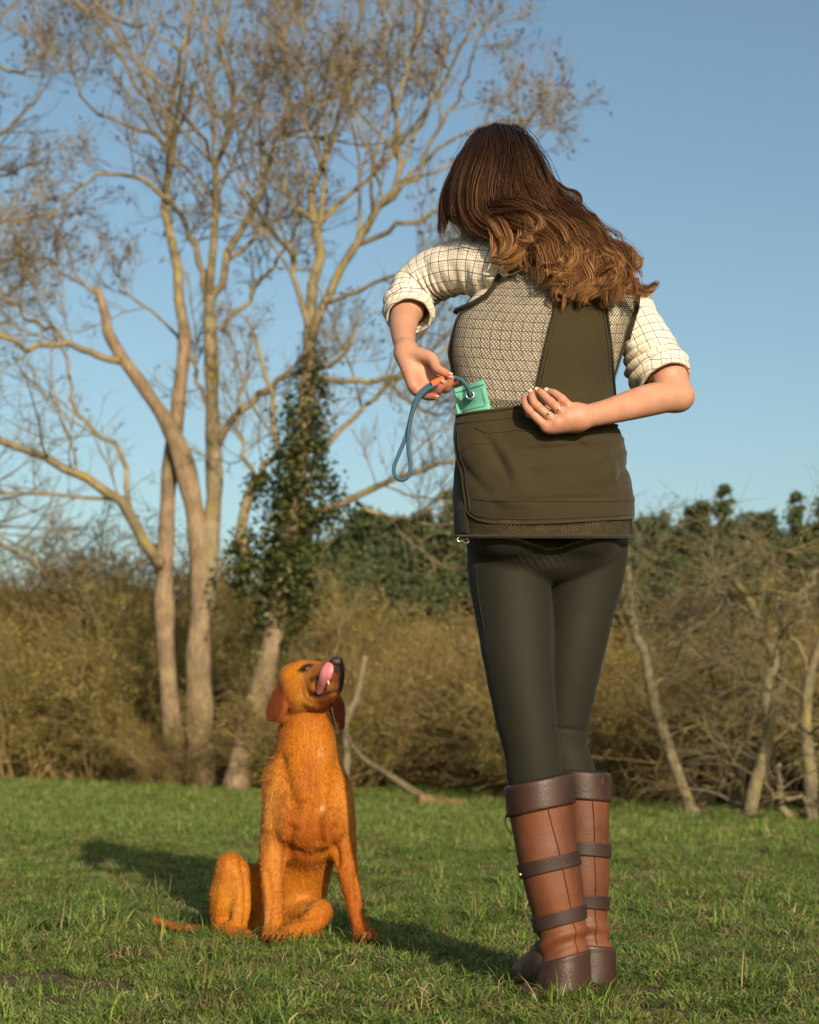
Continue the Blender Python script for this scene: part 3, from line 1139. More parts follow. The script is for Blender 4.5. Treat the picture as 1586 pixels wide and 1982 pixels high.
def make_shrub(seed, h, w, leafy, mat_leaf, leaf_n, arch=0.25):
    rng = np.random.default_rng(seed)
    ns = 22
    a = rng.uniform(0, 6.28, ns)
    base = np.stack([np.cos(a) * w * 0.35 * rng.uniform(0, 1, ns), np.sin(a) * w * 0.35 * rng.uniform(0, 1, ns), np.full(ns, -0.1)], 1)
    S = 9
    C = np.zeros((ns, S, 3))
    C[:, 0] = base
    d = norm(np.stack([np.cos(a) * rng.uniform(0.1, 0.75, ns), np.sin(a) * rng.uniform(0.1, 0.75, ns), np.ones(ns)], 1))
    L = h * rng.uniform(0.6, 1.15, ns)
    for s in range(1, S):
        d = norm(d + rng.normal(0, 0.16, (ns, 3)) + np.stack([np.cos(a), np.sin(a), np.full(ns, -0.6)], 1) * arch * (s / S) * 0.35)
        C[:, s] = C[:, s - 1] + d * (L / (S - 1))[:, None]
    R = rng.uniform(0.014, 0.034, ns)[:, None] * np.linspace(1, 0.35, S)[None]
    P1, R1 = grow(rng, C, R, 12, (0.12, 1.0), (0.22, 0.5), (0.5, 1.2), 0.06, 6, 0.6, 0.22, 0.008, 0.3, 1.6)
    P2, R2 = grow(rng, P1, R1, 7.5, (0.15, 1.0), (0.35, 0.7), (0.5, 1.2), 0.05, 4, 0.65, 0.22, 0.006, 0.2, 0.9)
    b = MB()
    for PP, RR, k in ((C, R, 6), (P1, R1, 4), (P2, R2, 3)):
        v, q = tubes(PP, RR, k)
        b.add(v, q)
    stems = b.mesh('stems')
    tips = np.vstack([P2.reshape(-1, 3), P1[:, 2:].reshape(-1, 3)])
    pk = tips[rng.integers(0, len(tips), leaf_n)]
    v, q, c = leaf_cloud(rng, pk, 0.022, 0.06)
    return stems, mesh_np('foliage', v, q, smooth=False, col=c)


def copy_tree(src, loc, rz, sc):
    r = src.copy()
    COL.objects.link(r)
    r.location = tuple(float(v) for v in loc)
    r.rotation_euler = (0, 0, rz)
    r.scale = sc
    for ch in list(src.children):
        c = ch.copy()
        COL.objects.link(c)
        c.parent = r
    return r


def build_hedge():
    rng = np.random.default_rng(99)
    kinds = []
    specs = [
        ('hedge_shrub', 'brown leafless hedge shrub of tangled arching twigs', 'shrub', 'brown twiggy shrubs of the hedge', 3.4, 1.5, SHRUB_LEAF, 4600),
        ('hedge_shrub', 'brown leafless hedge shrub of tangled arching twigs', 'shrub', 'brown twiggy shrubs of the hedge', 3.0, 1.7, SHRUB_LEAF, 5000),
        ('bramble_bush', 'olive green bramble bush just coming into leaf in the hedge', 'bush', 'budding green bushes of the hedge', 2.9, 1.6, SHRUB_GREEN, 8500),
        ('bramble_bush', 'olive green bramble bush just coming into leaf in the hedge', 'bush', 'budding green bushes of the hedge', 2.5, 1.5, SHRUB_GREEN, 8000),
    ]
    for i, (nm, lab, cat, grp, h, w, ml, ln) in enumerate(specs):
        stems, fol = make_shrub(200 + i, h, w, True, ml, ln)
        stems.materials.append(STEM)
        fol.materials.append(ml)
        kinds.append((nm, lab, cat, grp, stems, fol, [None]))

    def place(kind, x, y, s, hz, lab2=None):
        nm, lab, cat, grp, stems, fol, first = kinds[kind]
        z = float(ground_z(x, y)) - 0.05
        rz = rng.uniform(0, 6.28)
        if first[0] is None:
            r = thing(nm, lab, cat, (0, 0, 0), grp)
            obj('stems', stems, None, r)['kind'] = 'stuff'
            obj('foliage', fol, None, r)['kind'] = 'stuff'
            r.location = (x, y, z)
            r.rotation_euler = (0, 0, rz)
            r.scale = (s, s, s * hz)
            first[0] = r
        else:
            r = copy_tree(first[0], (x, y, z), rz, (s, s, s * hz))
        r['label'] = ('brown leafless shrub ' if kind < 2 else 'olive green budding bush ') + lab2
        r['group'] = ('brown shrubs ' if kind < 2 else 'budding bushes ') + lab2
    # the hedge runs obliquely, nearer on one side
    for row, (off, n) in enumerate(((1.2, 26), (2.6, 24), (4.6, 22))):
        for i in range(n):
            t = (i + rng.uniform(-0.3, 0.3)) / (n - 1)
            x = lerp(-11.0, 6.0, t)
            y = lerp(36.0, 15.2, t ** 0.9) + off * 1.1 + rng.normal(0, 0.35) + 3.2 * math.exp(-((x + 2.6) / 2.8) ** 2)
            x += off * 0.5
            left = x < -1.5
            kind = int(rng.choice([0, 1, 2, 3], p=[0.24, 0.24, 0.28, 0.24] if left else [0.38, 0.36, 0.13, 0.13]))
            s = rng.uniform(0.8, 1.12) * (1.04 if left else 0.80) * (1 + 0.08 * row)
            if row == 0:
                s *= 0.9
            place(kind, x, y, s, rng.uniform(0.85, 1.1), ('in the front of the hedge along the grass', 'in the middle of the hedge', 'at the back of the hedge')[row])
    # bushes growing at the feet of the ashes
    for px, py, kd, s in ((20, 1512, 2, 1.0), (95, 1514, 3, 0.95), (165, 1515, 2, 0.95), (225, 1516, 3, 0.75), (600, 1532, 2, 0.6), (660, 1534, 0, 0.7), (318, 1524, 1, 0.34), (352, 1527, 0, 0.30), (425, 1528, 1, 0.36), (512, 1534, 2, 0.42), (545, 1532, 1, 0.5), (290, 1520, 3, 0.5)):
        gp = ground_px(px, py)
        place(kd, gp[0], gp[1] + 0.5, s, 1.0, 'at the feet of the three-stemmed ash' if 250 < px < 450 else 'beside the ivy-clad ash' if px > 450 else 'in front of the hedge beyond the ashes')
    for i in range(16):                                   # thicket behind, on the rising ground
        t = i / 15
        x = lerp(-14, 9, t) + rng.normal(0, 0.5)
        y = lerp(42, 27, t) + rng.normal(0, 1.2)
        place(int(rng.choice([0, 1])), x, y, rng.uniform(1.15, 1.45) * (0.72 if x > -1.5 else 1.0), rng.uniform(0.85, 1.1), 'in the tall thicket rising behind the hedge')


build_hedge()


# ================================================================== PINES ON THE RISE
PINE = leaf_mat('pine_needles', (0.034, 0.046, 0.022), (0.056, 0.072, 0.030), (0.095, 0.105, 0.042), 0.7, 0.1, 0.15)
PINE_BARK = bark_mat('pine_bark', (0.09, 0.06, 0.045), (0.17, 0.11, 0.075))


def make_pine(seed, h, w, shape):
    rng = np.random.default_rng(seed)
    c = np.array([[0, 0, -0.5], [rng.normal(0, 0.1), 0, h * 0.5], [rng.normal(0, 0.15), 0, h * 0.98]])
    v, q, t = tube(c, [0.22, 0.15, 0.04], 8, 12)
    tm = mesh_np('trunk', v, q, t)
    cl = []
    n = 46
    b = MB()
    br = []
    for i in range(n):
        z = h * rng.uniform(0.22, 1.0) ** 0.85
        f = z / h
        prof = (1 - f) ** 0.75 * 1.15 if shape == 0 else math.sqrt(max(0.0, 1 - ((f - 0.62) / 0.46) ** 2))
        rr = w * prof * rng.uniform(0.55, 1.05) + 0.15
        a = rng.uniform(0, 6.28)
        e = np.array([math.cos(a) * rr, math.sin(a) * rr, z + rng.uniform(-0.2, 0.25) * rr])
        s = np.array([0, 0, z - 0.15 * rr])
        br.append(np.array([s, (s + e) / 2 + np.array([0, 0, -0.08 * rr]), e]))
        m = int(26 + 40 * rr)
        tt = rng.uniform(0.25, 1.05, m)[:, None]
        cl.append(s + (e - s) * tt + rng.normal(0, 1, (m, 3)) * np.array([0.28, 0.28, 0.17]) * (0.5 + 0.35 * rr))
    v, q, cc = leaf_cloud(rng, np.vstack(cl), 0.22, 0.06, 0.6)
    cm = mesh_np('crown', v, q, smooth=False, col=cc)
    v, q = tubes(np.array(br), np.tile([0.05, 0.035, 0.015], (len(br), 1)), 4)
    bm = mesh_np('branches', v, q)
    for me, mt in ((tm, PINE_BARK), (cm, PINE), (bm, PINE_BARK)):
        me.materials.append(mt)
    return tm, cm, bm


def build_pines():
    rng = np.random.default_rng(5)
    kinds = [make_pine(60 + i, h, w, s) for i, (h, w, s) in enumerate(((10.5, 2.3, 1), (9.2, 2.7, 1), (11.5, 2.1, 0), (8.0, 2.4, 1)))]
    lab = ['dark pine with a tall rounded crown', 'dark pine with a broad spreading crown', 'pointed dark pine tapering to a tip', 'low bushy dark pine']
    first = [None] * 4

    def place(k, x, y, s, where):
        z = float(ground_z(x, y)) - 0.2
        if first[k] is None:
            r = thing('pine_tree', lab[k], 'tree', (0, 0, 0), 'pines on the rise behind the hedge')
            for nm, me in zip(('trunk', 'crown', 'branches'), kinds[k]):
                o = obj(nm, me, None, r)
                if nm != 'trunk':
                    o['kind'] = 'stuff'
            r.location = (x, y, z)
            r.rotation_euler = (0, 0, rng.uniform(0, 6.28))
            r.scale = (s, s, s)
            first[k] = r
        else:
            r = copy_tree(first[k], (x, y, z), rng.uniform(0, 6.28), (s, s, s))
        r['label'] = lab[k] + ' ' + where
        r['group'] = 'pines ' + where
    for row, (y0, n, s0) in enumerate(((68, 26, 0.44), (76, 28, 0.56), (86, 30, 0.68), (96, 32, 0.76))):
        for i in range(n):
            t = i / (n - 1)
            px = lerp(560, 1680, t) + rng.normal(0, 14)
            Y = y0 + rng.normal(0, 2.5)
            x = (px - 793) / FPX * Y
            fall = 0.80 + 0.24 * sstep(640, 800, px) if px < 900 else 1.0
            place(int(rng.choice([0, 1, 2, 3], p=[0.32, 0.3, 0.14, 0.24])), x, Y, s0 * rng.uniform(0.88, 1.12) * fall, ('low on the slope behind the hedge', 'low on the slope behind the hedge', 'halfway up the wooded rise', 'on the skyline of the rise')[row])
    for i in range(12):
        px = lerp(-60, 560, i / 11) + rng.normal(0, 12)
        Y = 88 + rng.normal(0, 4)
        place(int(rng.choice([1, 3])), (px - 793) / FPX * Y, Y, rng.uniform(0.24, 0.42), 'far behind the bare ashes')


build_pines()
# ================================================================== PERSON
def skin_mat():
    m = NT('skin', 0.48, 0.35)
    p = m.pos()
    n1 = m.noise(p, 28, 4)
    c = m.mix(m.range(n1, 0.3, 0.7), (0.37, 0.180, 0.112), (0.44, 0.225, 0.148))
    c = m.mix(m.range(m.noise(p, 70, 5, 0.7), 0.5, 0.75, 0.0, 0.55), c, (0.40, 0.135, 0.092))
    c = m.mix(m.range(m.noise(p, 11, 3), 0.5, 0.7, 0.0, 0.35), c, (0.46, 0.20, 0.125))
    t = m.attr('tint')
    c = m.mix(m.range(t, 0.0, 1.0), c, (0.41, 0.128, 0.082))
    m.col(c)
    m.b.inputs['Subsurface Weight'].default_value = 0.12
    m.b.inputs['Subsurface Radius'].default_value = (0.02, 0.008, 0.004)
    m.b.inputs['Subsurface Scale'].default_value = 0.25
    m.bump(m.math('ADD', m.noise(p, 420, 4), m.math('MULTIPLY', m.noise(p, 60, 5, 0.7), 1.5)), 0.2, 0.003)
    return m.m


def check_mat():
    """cream tattersall check: maroon, navy and gold lines (woven pattern)"""
    m = NT('tattersall_check', 0.75, 0.2)
    uv = m.coord('UV')
    sp = m.t.nodes.new('ShaderNodeSeparateXYZ')
    m.set(sp.inputs[0], uv)

    def lines(s, period, offset, w):
        f = m.math('FRACT', m.math('ADD', m.math('DIVIDE', s, period), offset))
        return m.math('LESS_THAN', f, w / period)
    base = m.mix(m.noise(m.pos(), 300, 2), (0.60, 0.555, 0.475), (0.68, 0.64, 0.56))
    c = base
    for s in (sp.outputs[0], sp.outputs[1]):
        c = m.mix(m.math('MULTIPLY', lines(s, 0.021, 0.5, 0.0017), 0.75), c, (0.55, 0.33, 0.11))
        c = m.mix(m.math('MULTIPLY', lines(s, 0.021, 0.0, 0.0017), 0.95), c, (0.085, 0.035, 0.040))
        c = m.mix(m.math('MULTIPLY', lines(s, 0.021, 0.25, 0.0011), 0.45), c, (0.10, 0.09, 0.11))
    m.col(c)
    m.bump(m.noise(m.pos(), 700, 2), 0.15, 0.001)
    return m.m


def cloth_mat(name, a, b, scale=9, weave=0.0011, rough=0.85, sheen=0.1, spec=0.15, bump=0.25):
    m = NT(name, rough, spec)
    p = m.pos()
    n = m.noise(p, scale, 5)
    c = m.mix(m.range(n, 0.3, 0.7), a, b)
    fib = m.noise(m.scale(p, (1, 1, 0.25)), 500, 2)
    c = m.mix(m.math('MULTIPLY', m.range(fib, 0.35, 0.65), 0.22), c, tuple(v * 1.7 for v in b))
    m.col(c)
    m.b.inputs['Sheen Weight'].default_value = sheen
    m.b.inputs['Sheen Roughness'].default_value = 0.5
    h = m.math('ADD', m.noise(p, 900, 2), m.math('MULTIPLY', m.noise(p, 35, 4), 1.6))
    m.bump(h, bump, 0.004)
    return m.m


def mesh_cloth_mat():
    """open diamond netting: olive yarn with real holes, the shirt shows through"""
    m = NT('net_cloth', 0.8, 0.2)
    uv = m.coord('UV')
    sp = m.t.nodes.new('ShaderNodeSeparateXYZ')
    wob = m.math('MULTIPLY', m.math('SUBTRACT', m.noise(m.scale(uv, (1, 1, 1)), 60, 2), 0.5), 0.0022)
    m.set(sp.inputs[0], uv)
    P_ = 0.0077
    u = m.math('ADD', sp.outputs[0], wob)
    v = m.math('MULTIPLY', sp.outputs[1], 0.95)

    def tri(s):
        f = m.math('FRACT', m.math('DIVIDE', s, P_))
        return m.math('ABSOLUTE', m.math('SUBTRACT', f, 0.5))
    a = tri(m.math('ADD', u, v))
    b = tri(m.math('SUBTRACT', u, v))
    edge = m.math('MAXIMUM', a, b)                       # 0 in the hole, 0.5 on the yarn
    yarn = m.math('GREATER_THAN', edge, 0.375)
    n = m.noise(m.pos(), 90, 3)
    m.col(m.mix(m.range(n, 0.3, 0.7), (0.035, 0.026, 0.012), (0.085, 0.062, 0.028)))
    m.bump(edge, 0.6, 0.002)
    tr = m.t.nodes.new('ShaderNodeBsdfTransparent')
    mx = m.t.nodes.new('ShaderNodeMixShader')
    m.set(mx.inputs[0], yarn)
    m.t.links.new(tr.outputs[0], mx.inputs[1])
    m.t.links.new(m.b.outputs[0], mx.inputs[2])
    m.t.links.new(mx.outputs[0], m.out.inputs[0])
    return m.m


SKIN = skin_mat()
CHECK = check_mat()
OLIVE = cloth_mat('olive_twill', (0.0235, 0.0172, 0.0068), (0.0320, 0.0235, 0.0095), 7)
OLIVE_D = cloth_mat('olive_binding', (0.014, 0.011, 0.005), (0.020, 0.0155, 0.007), 12)
NET = mesh_cloth_mat()
LEGG = cloth_mat('legging_jersey', (0.0108, 0.0098, 0.0060), (0.0142, 0.0128, 0.0078), 6, rough=0.7, sheen=0.03, spec=0.16, bump=0.10)


def leather(name, a, b, scuff, amt, rough):
    m = NT(name, rough, 0.4)
    p = m.pos()
    c = m.mix(m.range(m.noise(p, 11, 6, 0.65), 0.3, 0.7), a, b)
    c = m.mix(m.range(m.noise(m.scale(p, (1, 1, 0.5)), 6, 5, 0.6), 0.42, 0.68, 0.0, 0.75), c, tuple(v * 0.5 for v in a))
    sc = m.range(m.noise(m.scale(p, (1, 1, 0.3)), 38, 6, 0.7), 0.68 - amt, 0.80 - amt)
    c = m.mix(m.math('MULTIPLY', sc, 0.7), c, scuff)
    m.col(c)
    h = m.math('ADD', m.noise(p, 260, 3), m.math('MULTIPLY', m.noise(m.scale(p, (0.6, 0.6, 1.6)), 20, 3), 1.1))
    m.bump(h, 0.22, 0.003)
    m.set(m.b.inputs['Roughness'], m.range(m.noise(p, 22, 4), 0.2, 0.8, rough - 0.12, rough + 0.15))
    return m.m


TAN = leather('tan_leather', (0.100, 0.029, 0.009), (0.165, 0.050, 0.016), (0.27, 0.11, 0.045), 0.05, 0.6)
DKBR = leather('dark_brown_leather', (0.030, 0.012, 0.008), (0.046, 0.0195, 0.014), (0.17, 0.105, 0.07), 0.05, 0.45)
STRAP = leather('strap_leather', (0.028, 0.013, 0.009), (0.042, 0.020, 0.014), (0.12, 0.07, 0.045), 0.0, 0.6)
SOLE = simple_mat('muddy_sole', (0.050, 0.030, 0.018), (0.15, 0.095, 0.055), 40, 0.95, 0.1, 0.8, 90, 0.01)
THREAD = simple_mat('stitching', (0.30, 0.20, 0.12), (0.20, 0.12, 0.07), 90, 0.8)
THREAD_O = simple_mat('olive_stitching', (0.055, 0.042, 0.020), (0.040, 0.030, 0.014), 90, 0.8)
DARKLINE = simple_mat('dark_seam_cord', (0.018, 0.014, 0.010), None, 20, 0.8)  # near-black cord for piping, seam stitching and outseam
STEEL = NT('nickel', 0.25, 0.5)
STEEL.col((0.62, 0.60, 0.56))
STEEL.b.inputs['Metallic'].default_value = 1.0
STEEL = STEEL.m
BRASS = NT('brass', 0.3, 0.5)
BRASS.col((0.62, 0.42, 0.17))
BRASS.b.inputs['Metallic'].default_value = 1.0
BRASS = BRASS.m
BLACKPL = simple_mat('black_acetate', (0.012, 0.010, 0.012), None, 10, 0.25, 0.5)

_f = ground_px(1115, 1915)
PERSON = thing('person', 'woman in check shirt, olive shooting vest, dark leggings and tall tan boots seen from behind', 'person', (_f[0], _f[1] + 0.05, 0.0))

# ------------------------------------------------------------------ torso form
TR = np.array([
    # y,   xl,   xr,   b,     Yc
    [440, 1000, 1140, 0.055, 3.500],
    [470, 985, 1170, 0.075, 3.495],
    [500, 972, 1205, 0.090, 3.490],
    [540, 942, 1230, 0.103, 3.483],
    [580, 905, 1234, 0.112, 3.475],
    [620, 882, 1222, 0.117, 3.467],
    [680, 869, 1206, 0.117, 3.458],
    [740, 880, 1187, 0.113, 3.452],
    [790, 887, 1181, 0.115, 3.450],
    [850, 889, 1193, 0.123, 3.448],
    [920, 886, 1211, 0.131, 3.446],
    [980, 884, 1222, 0.144, 3.446],
    [1045, 888, 1226, 0.152, 3.446]], float)


def trow(y):
    return [np.interp(y, TR[:, 0], TR[:, i]) for i in range(1, 5)]


def TS(th, y, off=0.0):
    """torso point: th = angle from the side facing the camera position, y = photo height, off = metres outwards"""
    y0 = y
    xl, xr, b, Yc = [0.25 * (u + 2 * v + w) for u, v, w in zip(trow(y - 14), trow(y), trow(y + 14))]
    cx, a = (xl + xr) / 2, (xr - xl) / 2 + off * 960
    ce = math.cos(th)
    s = math.sin(th)
    return P(cx + a * s, y0, Yc - (b + off) * (abs(ce) ** 0.85) * (1 if ce > 0 else -1))


def th_of(x, y, off=0.0):
    xl, xr, b, Yc = [0.25 * (u + 2 * v + w) for u, v, w in zip(trow(y - 14), trow(y), trow(y + 14))]
    cx, a = (xl + xr) / 2, (xr - xl) / 2 + off * 960
    return math.asin(max(-1.0, min(1.0, (x - cx) / a)))


def wrinkle(p, amp, sc=9.0, seed=0.0):
    a = mnoise.noise(Vector((p[0] * sc + seed, p[1] * sc, p[2] * sc * 1.6)))
    b = mnoise.noise(Vector((p[0] * sc * 2.3 + 5 + seed, p[1] * sc * 2.3, p[2] * sc * 3.5)))
    return amp * (a + 0.5 * b)


def cloth_patch(ys, left, right, nc, off=0.0, amp=0.003, seed=0.0, sc=9.0, offf=None, flip=False):
    G = np.zeros((len(ys), nc, 3))
    for i, y in enumerate(ys):
        t0, t1 = left(y), right(y)
        for j in range(nc):
            th = t0 + (t1 - t0) * j / (nc - 1)
            p = TS(th, y, off)
            o = off + wrinkle(p, amp, sc, seed) + (offf(th, y) if offf else 0.0)
            G[i, j] = TS(th, y, o)
    v, q, uv = grid_mesh(G)
    return v, q[:, ::-1] if not flip else q, uv


def interp_x(tab):
    a = np.array(tab, float)
    return lambda y: np.interp(y, a[:, 0], a[:, 1])


def xth(f):
    return lambda y: th_of(f(y), y)


arm_l = interp_x([(486, 988), (505, 984), (530, 974), (552, 964), (572, 948), (588, 922), (600, 893), (606, 884)])
seam_l = interp_x([(440, 1060), (480, 1072), (520, 1078), (560, 1077), (600, 1072), (640, 1062), (690, 1050), (745, 1039), (800, 1030)])
seam_r = interp_x([(440, 1150), (560, 1168), (600, 1171), (664, 1178), (760, 1184), (800, 1186)])
arm_r = interp_x([(540, 1226), (570, 1229), (600, 1226), (640, 1213), (680, 1205)])



def patch_obj(name, data, mat, thick, parent):
    v, q, uv = data
    o = obj(name, mesh_np(name, v, q, uv=uv), mat, parent)
    solidify(o, thick, -1)
    return o


def build_vest():
    shell = cloth_patch(np.linspace(470, 1040, 70), lambda y: RAD(84 if y > 640 else 98), lambda y: RAD(276 if y > 640 else 262), 48, 0.002, 0.003, 1.0)
    vest = patch_obj('vest', shell, OLIVE, 0.003, PERSON)
    Yc = np.linspace(488, 806, 130)
    d = cloth_patch(Yc, lambda y: (th_of(arm_l(y), y) if y < 606 else RAD(-96)), xth(seam_l), 70, 0.004, 0.0035, 3.0, 10)
    v, q, uv = d
    uv = uv.copy()
    G = v.reshape(130, 70, 3)
    du = np.concatenate([np.cumsum(np.linalg.norm(np.diff(G, axis=1), axis=2)[:, ::-1], 1)[:, ::-1], np.zeros((130, 1))], 1)
    zz = G[:, -1, 2]
    uv = np.stack([du, np.repeat(zz[:, None], 70, 1)], -1).reshape(-1, 2)
    o = obj('net_panel', mesh_np('net_panel', v, q, uv=uv), NET, vest)
    o['label'] = 'open net back panel with the check shirt showing through'
    d = cloth_patch(np.linspace(545, 806, 80), xth(seam_r), lambda y: (th_of(arm_r(y), y) if y < 640 else RAD(84)), 22, 0.004, 0.003, 4.0, 10)
    obj('net_panel', mesh_np('net_panel', d[0], d[1], uv=d[2]), NET, vest)
    d = cloth_patch(np.linspace(452, 806, 90), xth(seam_l), xth(seam_r), 30, 0.0065, 0.0035, 5.0, 8)
    patch_obj('back_panel', d, OLIVE, 0.003, vest)
    # yoke over the shoulders, under the hair
    d = cloth_patch(np.linspace(442, 492, 14), lambda y: th_of(interp_x([(442, 1004), (470, 990), (492, 984)])(y), y), xth(seam_l), 24, 0.006, 0.002, 6.0)
    patch_obj('yoke', d, OLIVE, 0.003, vest)
    d = cloth_patch(np.linspace(442, 560, 24), xth(seam_r), lambda y: th_of(interp_x([(442, 1136), (470, 1166), (500, 1202), (560, 1228)])(y), y), 16, 0.006, 0.002, 6.0)
    patch_obj('yoke', d, OLIVE, 0.003, vest)
    # net skirt that shows below the game pocket
    d = cloth_patch(np.linspace(775, 1038, 60), lambda y: RAD(-92), lambda y: RAD(88), 70, 0.003, 0.002, 7.0)
    o = obj('net_hem', mesh_np('net_hem', d[0], d[1], uv=d[2]), NET, vest)
    # lining under the net skirt
    d = cloth_patch(np.linspace(790, 1037, 30), lambda y: RAD(-95), lambda y: RAD(92), 40, -0.004, 0.002, 7.5)
    obj('lining', mesh_np('lining', d[0], d[1], uv=d[2]), OLIVE_D, vest)

    # game pocket
    top = interp_x([(880, 808), (940, 797), (1000, 788), (1060, 796), (1120, 814), (1180, 826), (1215, 822), (1300, 822)])
    bot = interp_x([(880, 985), (898, 988), (906, 998), (920, 1007), (945, 1012), (1000, 1014), (1080, 1012), (1180, 1006), (1245, 1003), (1300, 1003)])
    nr, nc = 72, 96
    CREASE = ((945, 842, 988, 930, -0.006, 7), (962, 838, 1004, 915, 0.005, 8), (905, 900, 960, 980, -0.004, 9), (1010, 872, 1130, 862, -0.0045, 6), (1000, 905, 1160, 892, 0.004, 9), (1060, 862, 1190, 846, 0.004, 8),
              (1150, 905, 1210, 862, -0.006, 7), (1170, 945, 1225, 900, -0.005, 7), (1000, 968, 1180, 962, -0.0035, 5), (1176, 880, 1196, 960, 0.005, 8), (1080, 940, 1160, 925, 0.003, 9), (925, 960, 1000, 975, 0.003, 7), (1095, 840, 1150, 880, -0.005, 8))
    G = np.zeros((nr, nc, 3))
    xs = np.concatenate([np.linspace(897, 930, 16), np.linspace(934, 1232, nc - 24), np.linspace(1234, 1262, 8)])
    for j, x in enumerate(xs):
        for i in range(nr):
            t = i / (nr - 1)
            y = top(x) + (bot(x) - top(x)) * t
            xl, xr, b, Yq = trow(y)
            cxx, a = (xl + xr) / 2, (xr - xl) / 2 + 10
            u = (x - cxx) / a
            th = math.asin(max(-1, min(1, u))) if u < 0.995 else math.pi / 2 + (u - 0.995) * 4
            base = 0.007 + 0.026 * math.exp(-((x - 925) / 42.0) ** 2) * math.exp(-(t / 0.45) ** 2) + 0.012 * math.sin(math.pi * min(1, t * 1.02)) ** 0.7 * (1 - 0.4 * abs(u) ** 3)
            p = TS(th, y, base)
            drag = 0.0035 * math.sin((x - 900) * 0.045 + (y - 800) * 0.03 + 2.5 * mnoise.noise(Vector((x * 0.01, y * 0.01, 0)))) * math.exp(-((t - 0.45) / 0.35) ** 2)
            cr = 0.0
            for (xa, ya, xb, yb, dp, wd) in CREASE:
                L2 = (xb - xa) ** 2 + (yb - ya) ** 2
                f = max(0.0, min(1.0, ((x - xa) * (xb - xa) + (y - ya) * (yb - ya)) / L2))
                dd = math.hypot(x - xa - f * (xb - xa), y - ya - f * (yb - ya))
                cr += dp * math.exp(-(dd / wd) ** 2) * math.sin(math.pi * (0.15 + 0.7 * f))
            G[i, j] = TS(th, y, base + wrinkle(p, 0.0065, 7, 9.0) + drag + cr)
    v, q, uv = grid_mesh(G)
    pk = obj('game_pocket', mesh_np('game_pocket', v, q[:, ::-1], uv=uv), OLIVE, vest)
    solidify(pk, 0.004, -1)
    # pocket rim, edge piping, stitch rows
    b = MB()
    b.add(*tube(G[0, :, :] + np.array([0, -0.002, 0]), 0.0032, 6))
    obj('pocket_rim', b.mesh('pocket_rim'), OLIVE, pk)
    b = MB()
    b.add(*tube(np.vstack([G[:, 0], G[-1, 1:nc - 6]]) + np.array([0, -0.0012, 0]), 0.0018, 6))
    obj('edge_piping', b.mesh('edge_piping'), OLIVE, pk)
    b = MB()
    b.add(*tube(G[6, 1:84] + np.array([0, -0.0018, 0]), 0.0007, 4))
    b.add(*tube(np.vstack([G[10:nr - 3, 4], G[-4, 5:nc - 8]]) + np.array([0, -0.0016, 0]), 0.0007, 4))
    b.add(*tube(np.array([G[10 + k, 16 + k] for k in range(4)] + [G[14, 20 + k] for k in range(0, 30)]) + np.array([0, -0.0016, 0]), 0.0007, 4))
    b.add(*tube(np.array([G[20 + int(10 * (1 - k / 20) ** 2 + 0.5), 1 + k] for k in range(20)]) + np.array([0, -0.0016, 0]), 0.0007, 4))
    obj('stitching', b.mesh('stitching'), THREAD_O, pk)
    # pocket corner seam and lower fold
    b = MB()
    b.add(*tube(G[57, 8:nc - 8] + np.array([0, -0.0012, 0]), 0.0007, 4))
    obj('fold_stitching', b.mesh('fold_stitching'), OLIVE_D, pk)
    # side flap seen edge-on beyond the pocket
    d = cloth_patch(np.linspace(812, 1034, 40), lambda y: RAD(-150), lambda y: RAD(-60), 24, 0.008, 0.004, 11.0, 10)
    patch_obj('side_panel', d, OLIVE_D, 0.004, vest)
    # bindings and piping
    def line(f, ys, off, r, mat, nm):
        pts = np.array([TS(th_of(f(y), y), y, off) for y in ys])
        bb = MB()
        bb.add(*tube(pts, r, 8))
        obj(nm, bb.mesh(nm), mat, vest)
    pts = np.array([TS(th_of(arm_l(y), y), y, 0.009) for y in np.concatenate([np.linspace(486, 585, 26), np.linspace(586, 606, 24)])])
    bb = MB()
    bb.add(*tube(pts, 0.0058, 8))
    obj('armhole_binding', bb.mesh('armhole_binding'), OLIVE_D, vest)
    line(lambda y: arm_r(y), np.linspace(540, 655, 30), 0.007, 0.0055, OLIVE_D, 'armhole_binding')
    line(lambda y: seam_l(y) + 1, np.linspace(486, 806, 60), 0.0085, 0.0022, OLIVE_D, 'seam_piping')
    line(lambda y: seam_r(y) - 1, np.linspace(545, 806, 50), 0.0085, 0.0024, DARKLINE, 'seam_piping')
    line(lambda y: seam_l(y) + 9, np.linspace(540, 800, 60), 0.0098, 0.0006, THREAD_O, 'stitching')
    line(lambda y: seam_r(y) - 8, np.linspace(560, 800, 60), 0.0098, 0.0006, DARKLINE, 'stitching')
    bb = MB()
    pts = np.array([TS(RAD(a), 1039, 0.005) for a in np.linspace(-100, 95, 60)])
    bb.add(*tube(pts, 0.0038, 8))
    obj('hem_binding', bb.mesh('hem_binding'), OLIVE_D, vest)
    # stud and zip pull
    c = TS(th_of(899, 826), 826, 0.018)
    s = SDF(c - 0.012, c + 0.012, 0.001)
    s.ell(c, (0.0055, 0.003, 0.0055), 0.001)
    v, q = s.mesh(0)
    obj('press_stud', mesh_np('press_stud', v, q), BRASS, vest)
    bb = MB()
    c = P(902, 1047, 3.385)
    an = np.linspace(0, 2 * math.pi, 17)
    bb.add(*tube(np.stack([c[0] + 0.006 * np.cos(an), np.full(17, c[1]), c[2] + 0.0045 * np.sin(an)], 1), 0.0012, 6))
    bb.add(*tube(np.stack([c[0] - 0.012 + 0.005 * np.cos(an), np.full(17, c[1]), c[2] + 0.003 + 0.0045 * np.sin(an)], 1), 0.0012, 6))
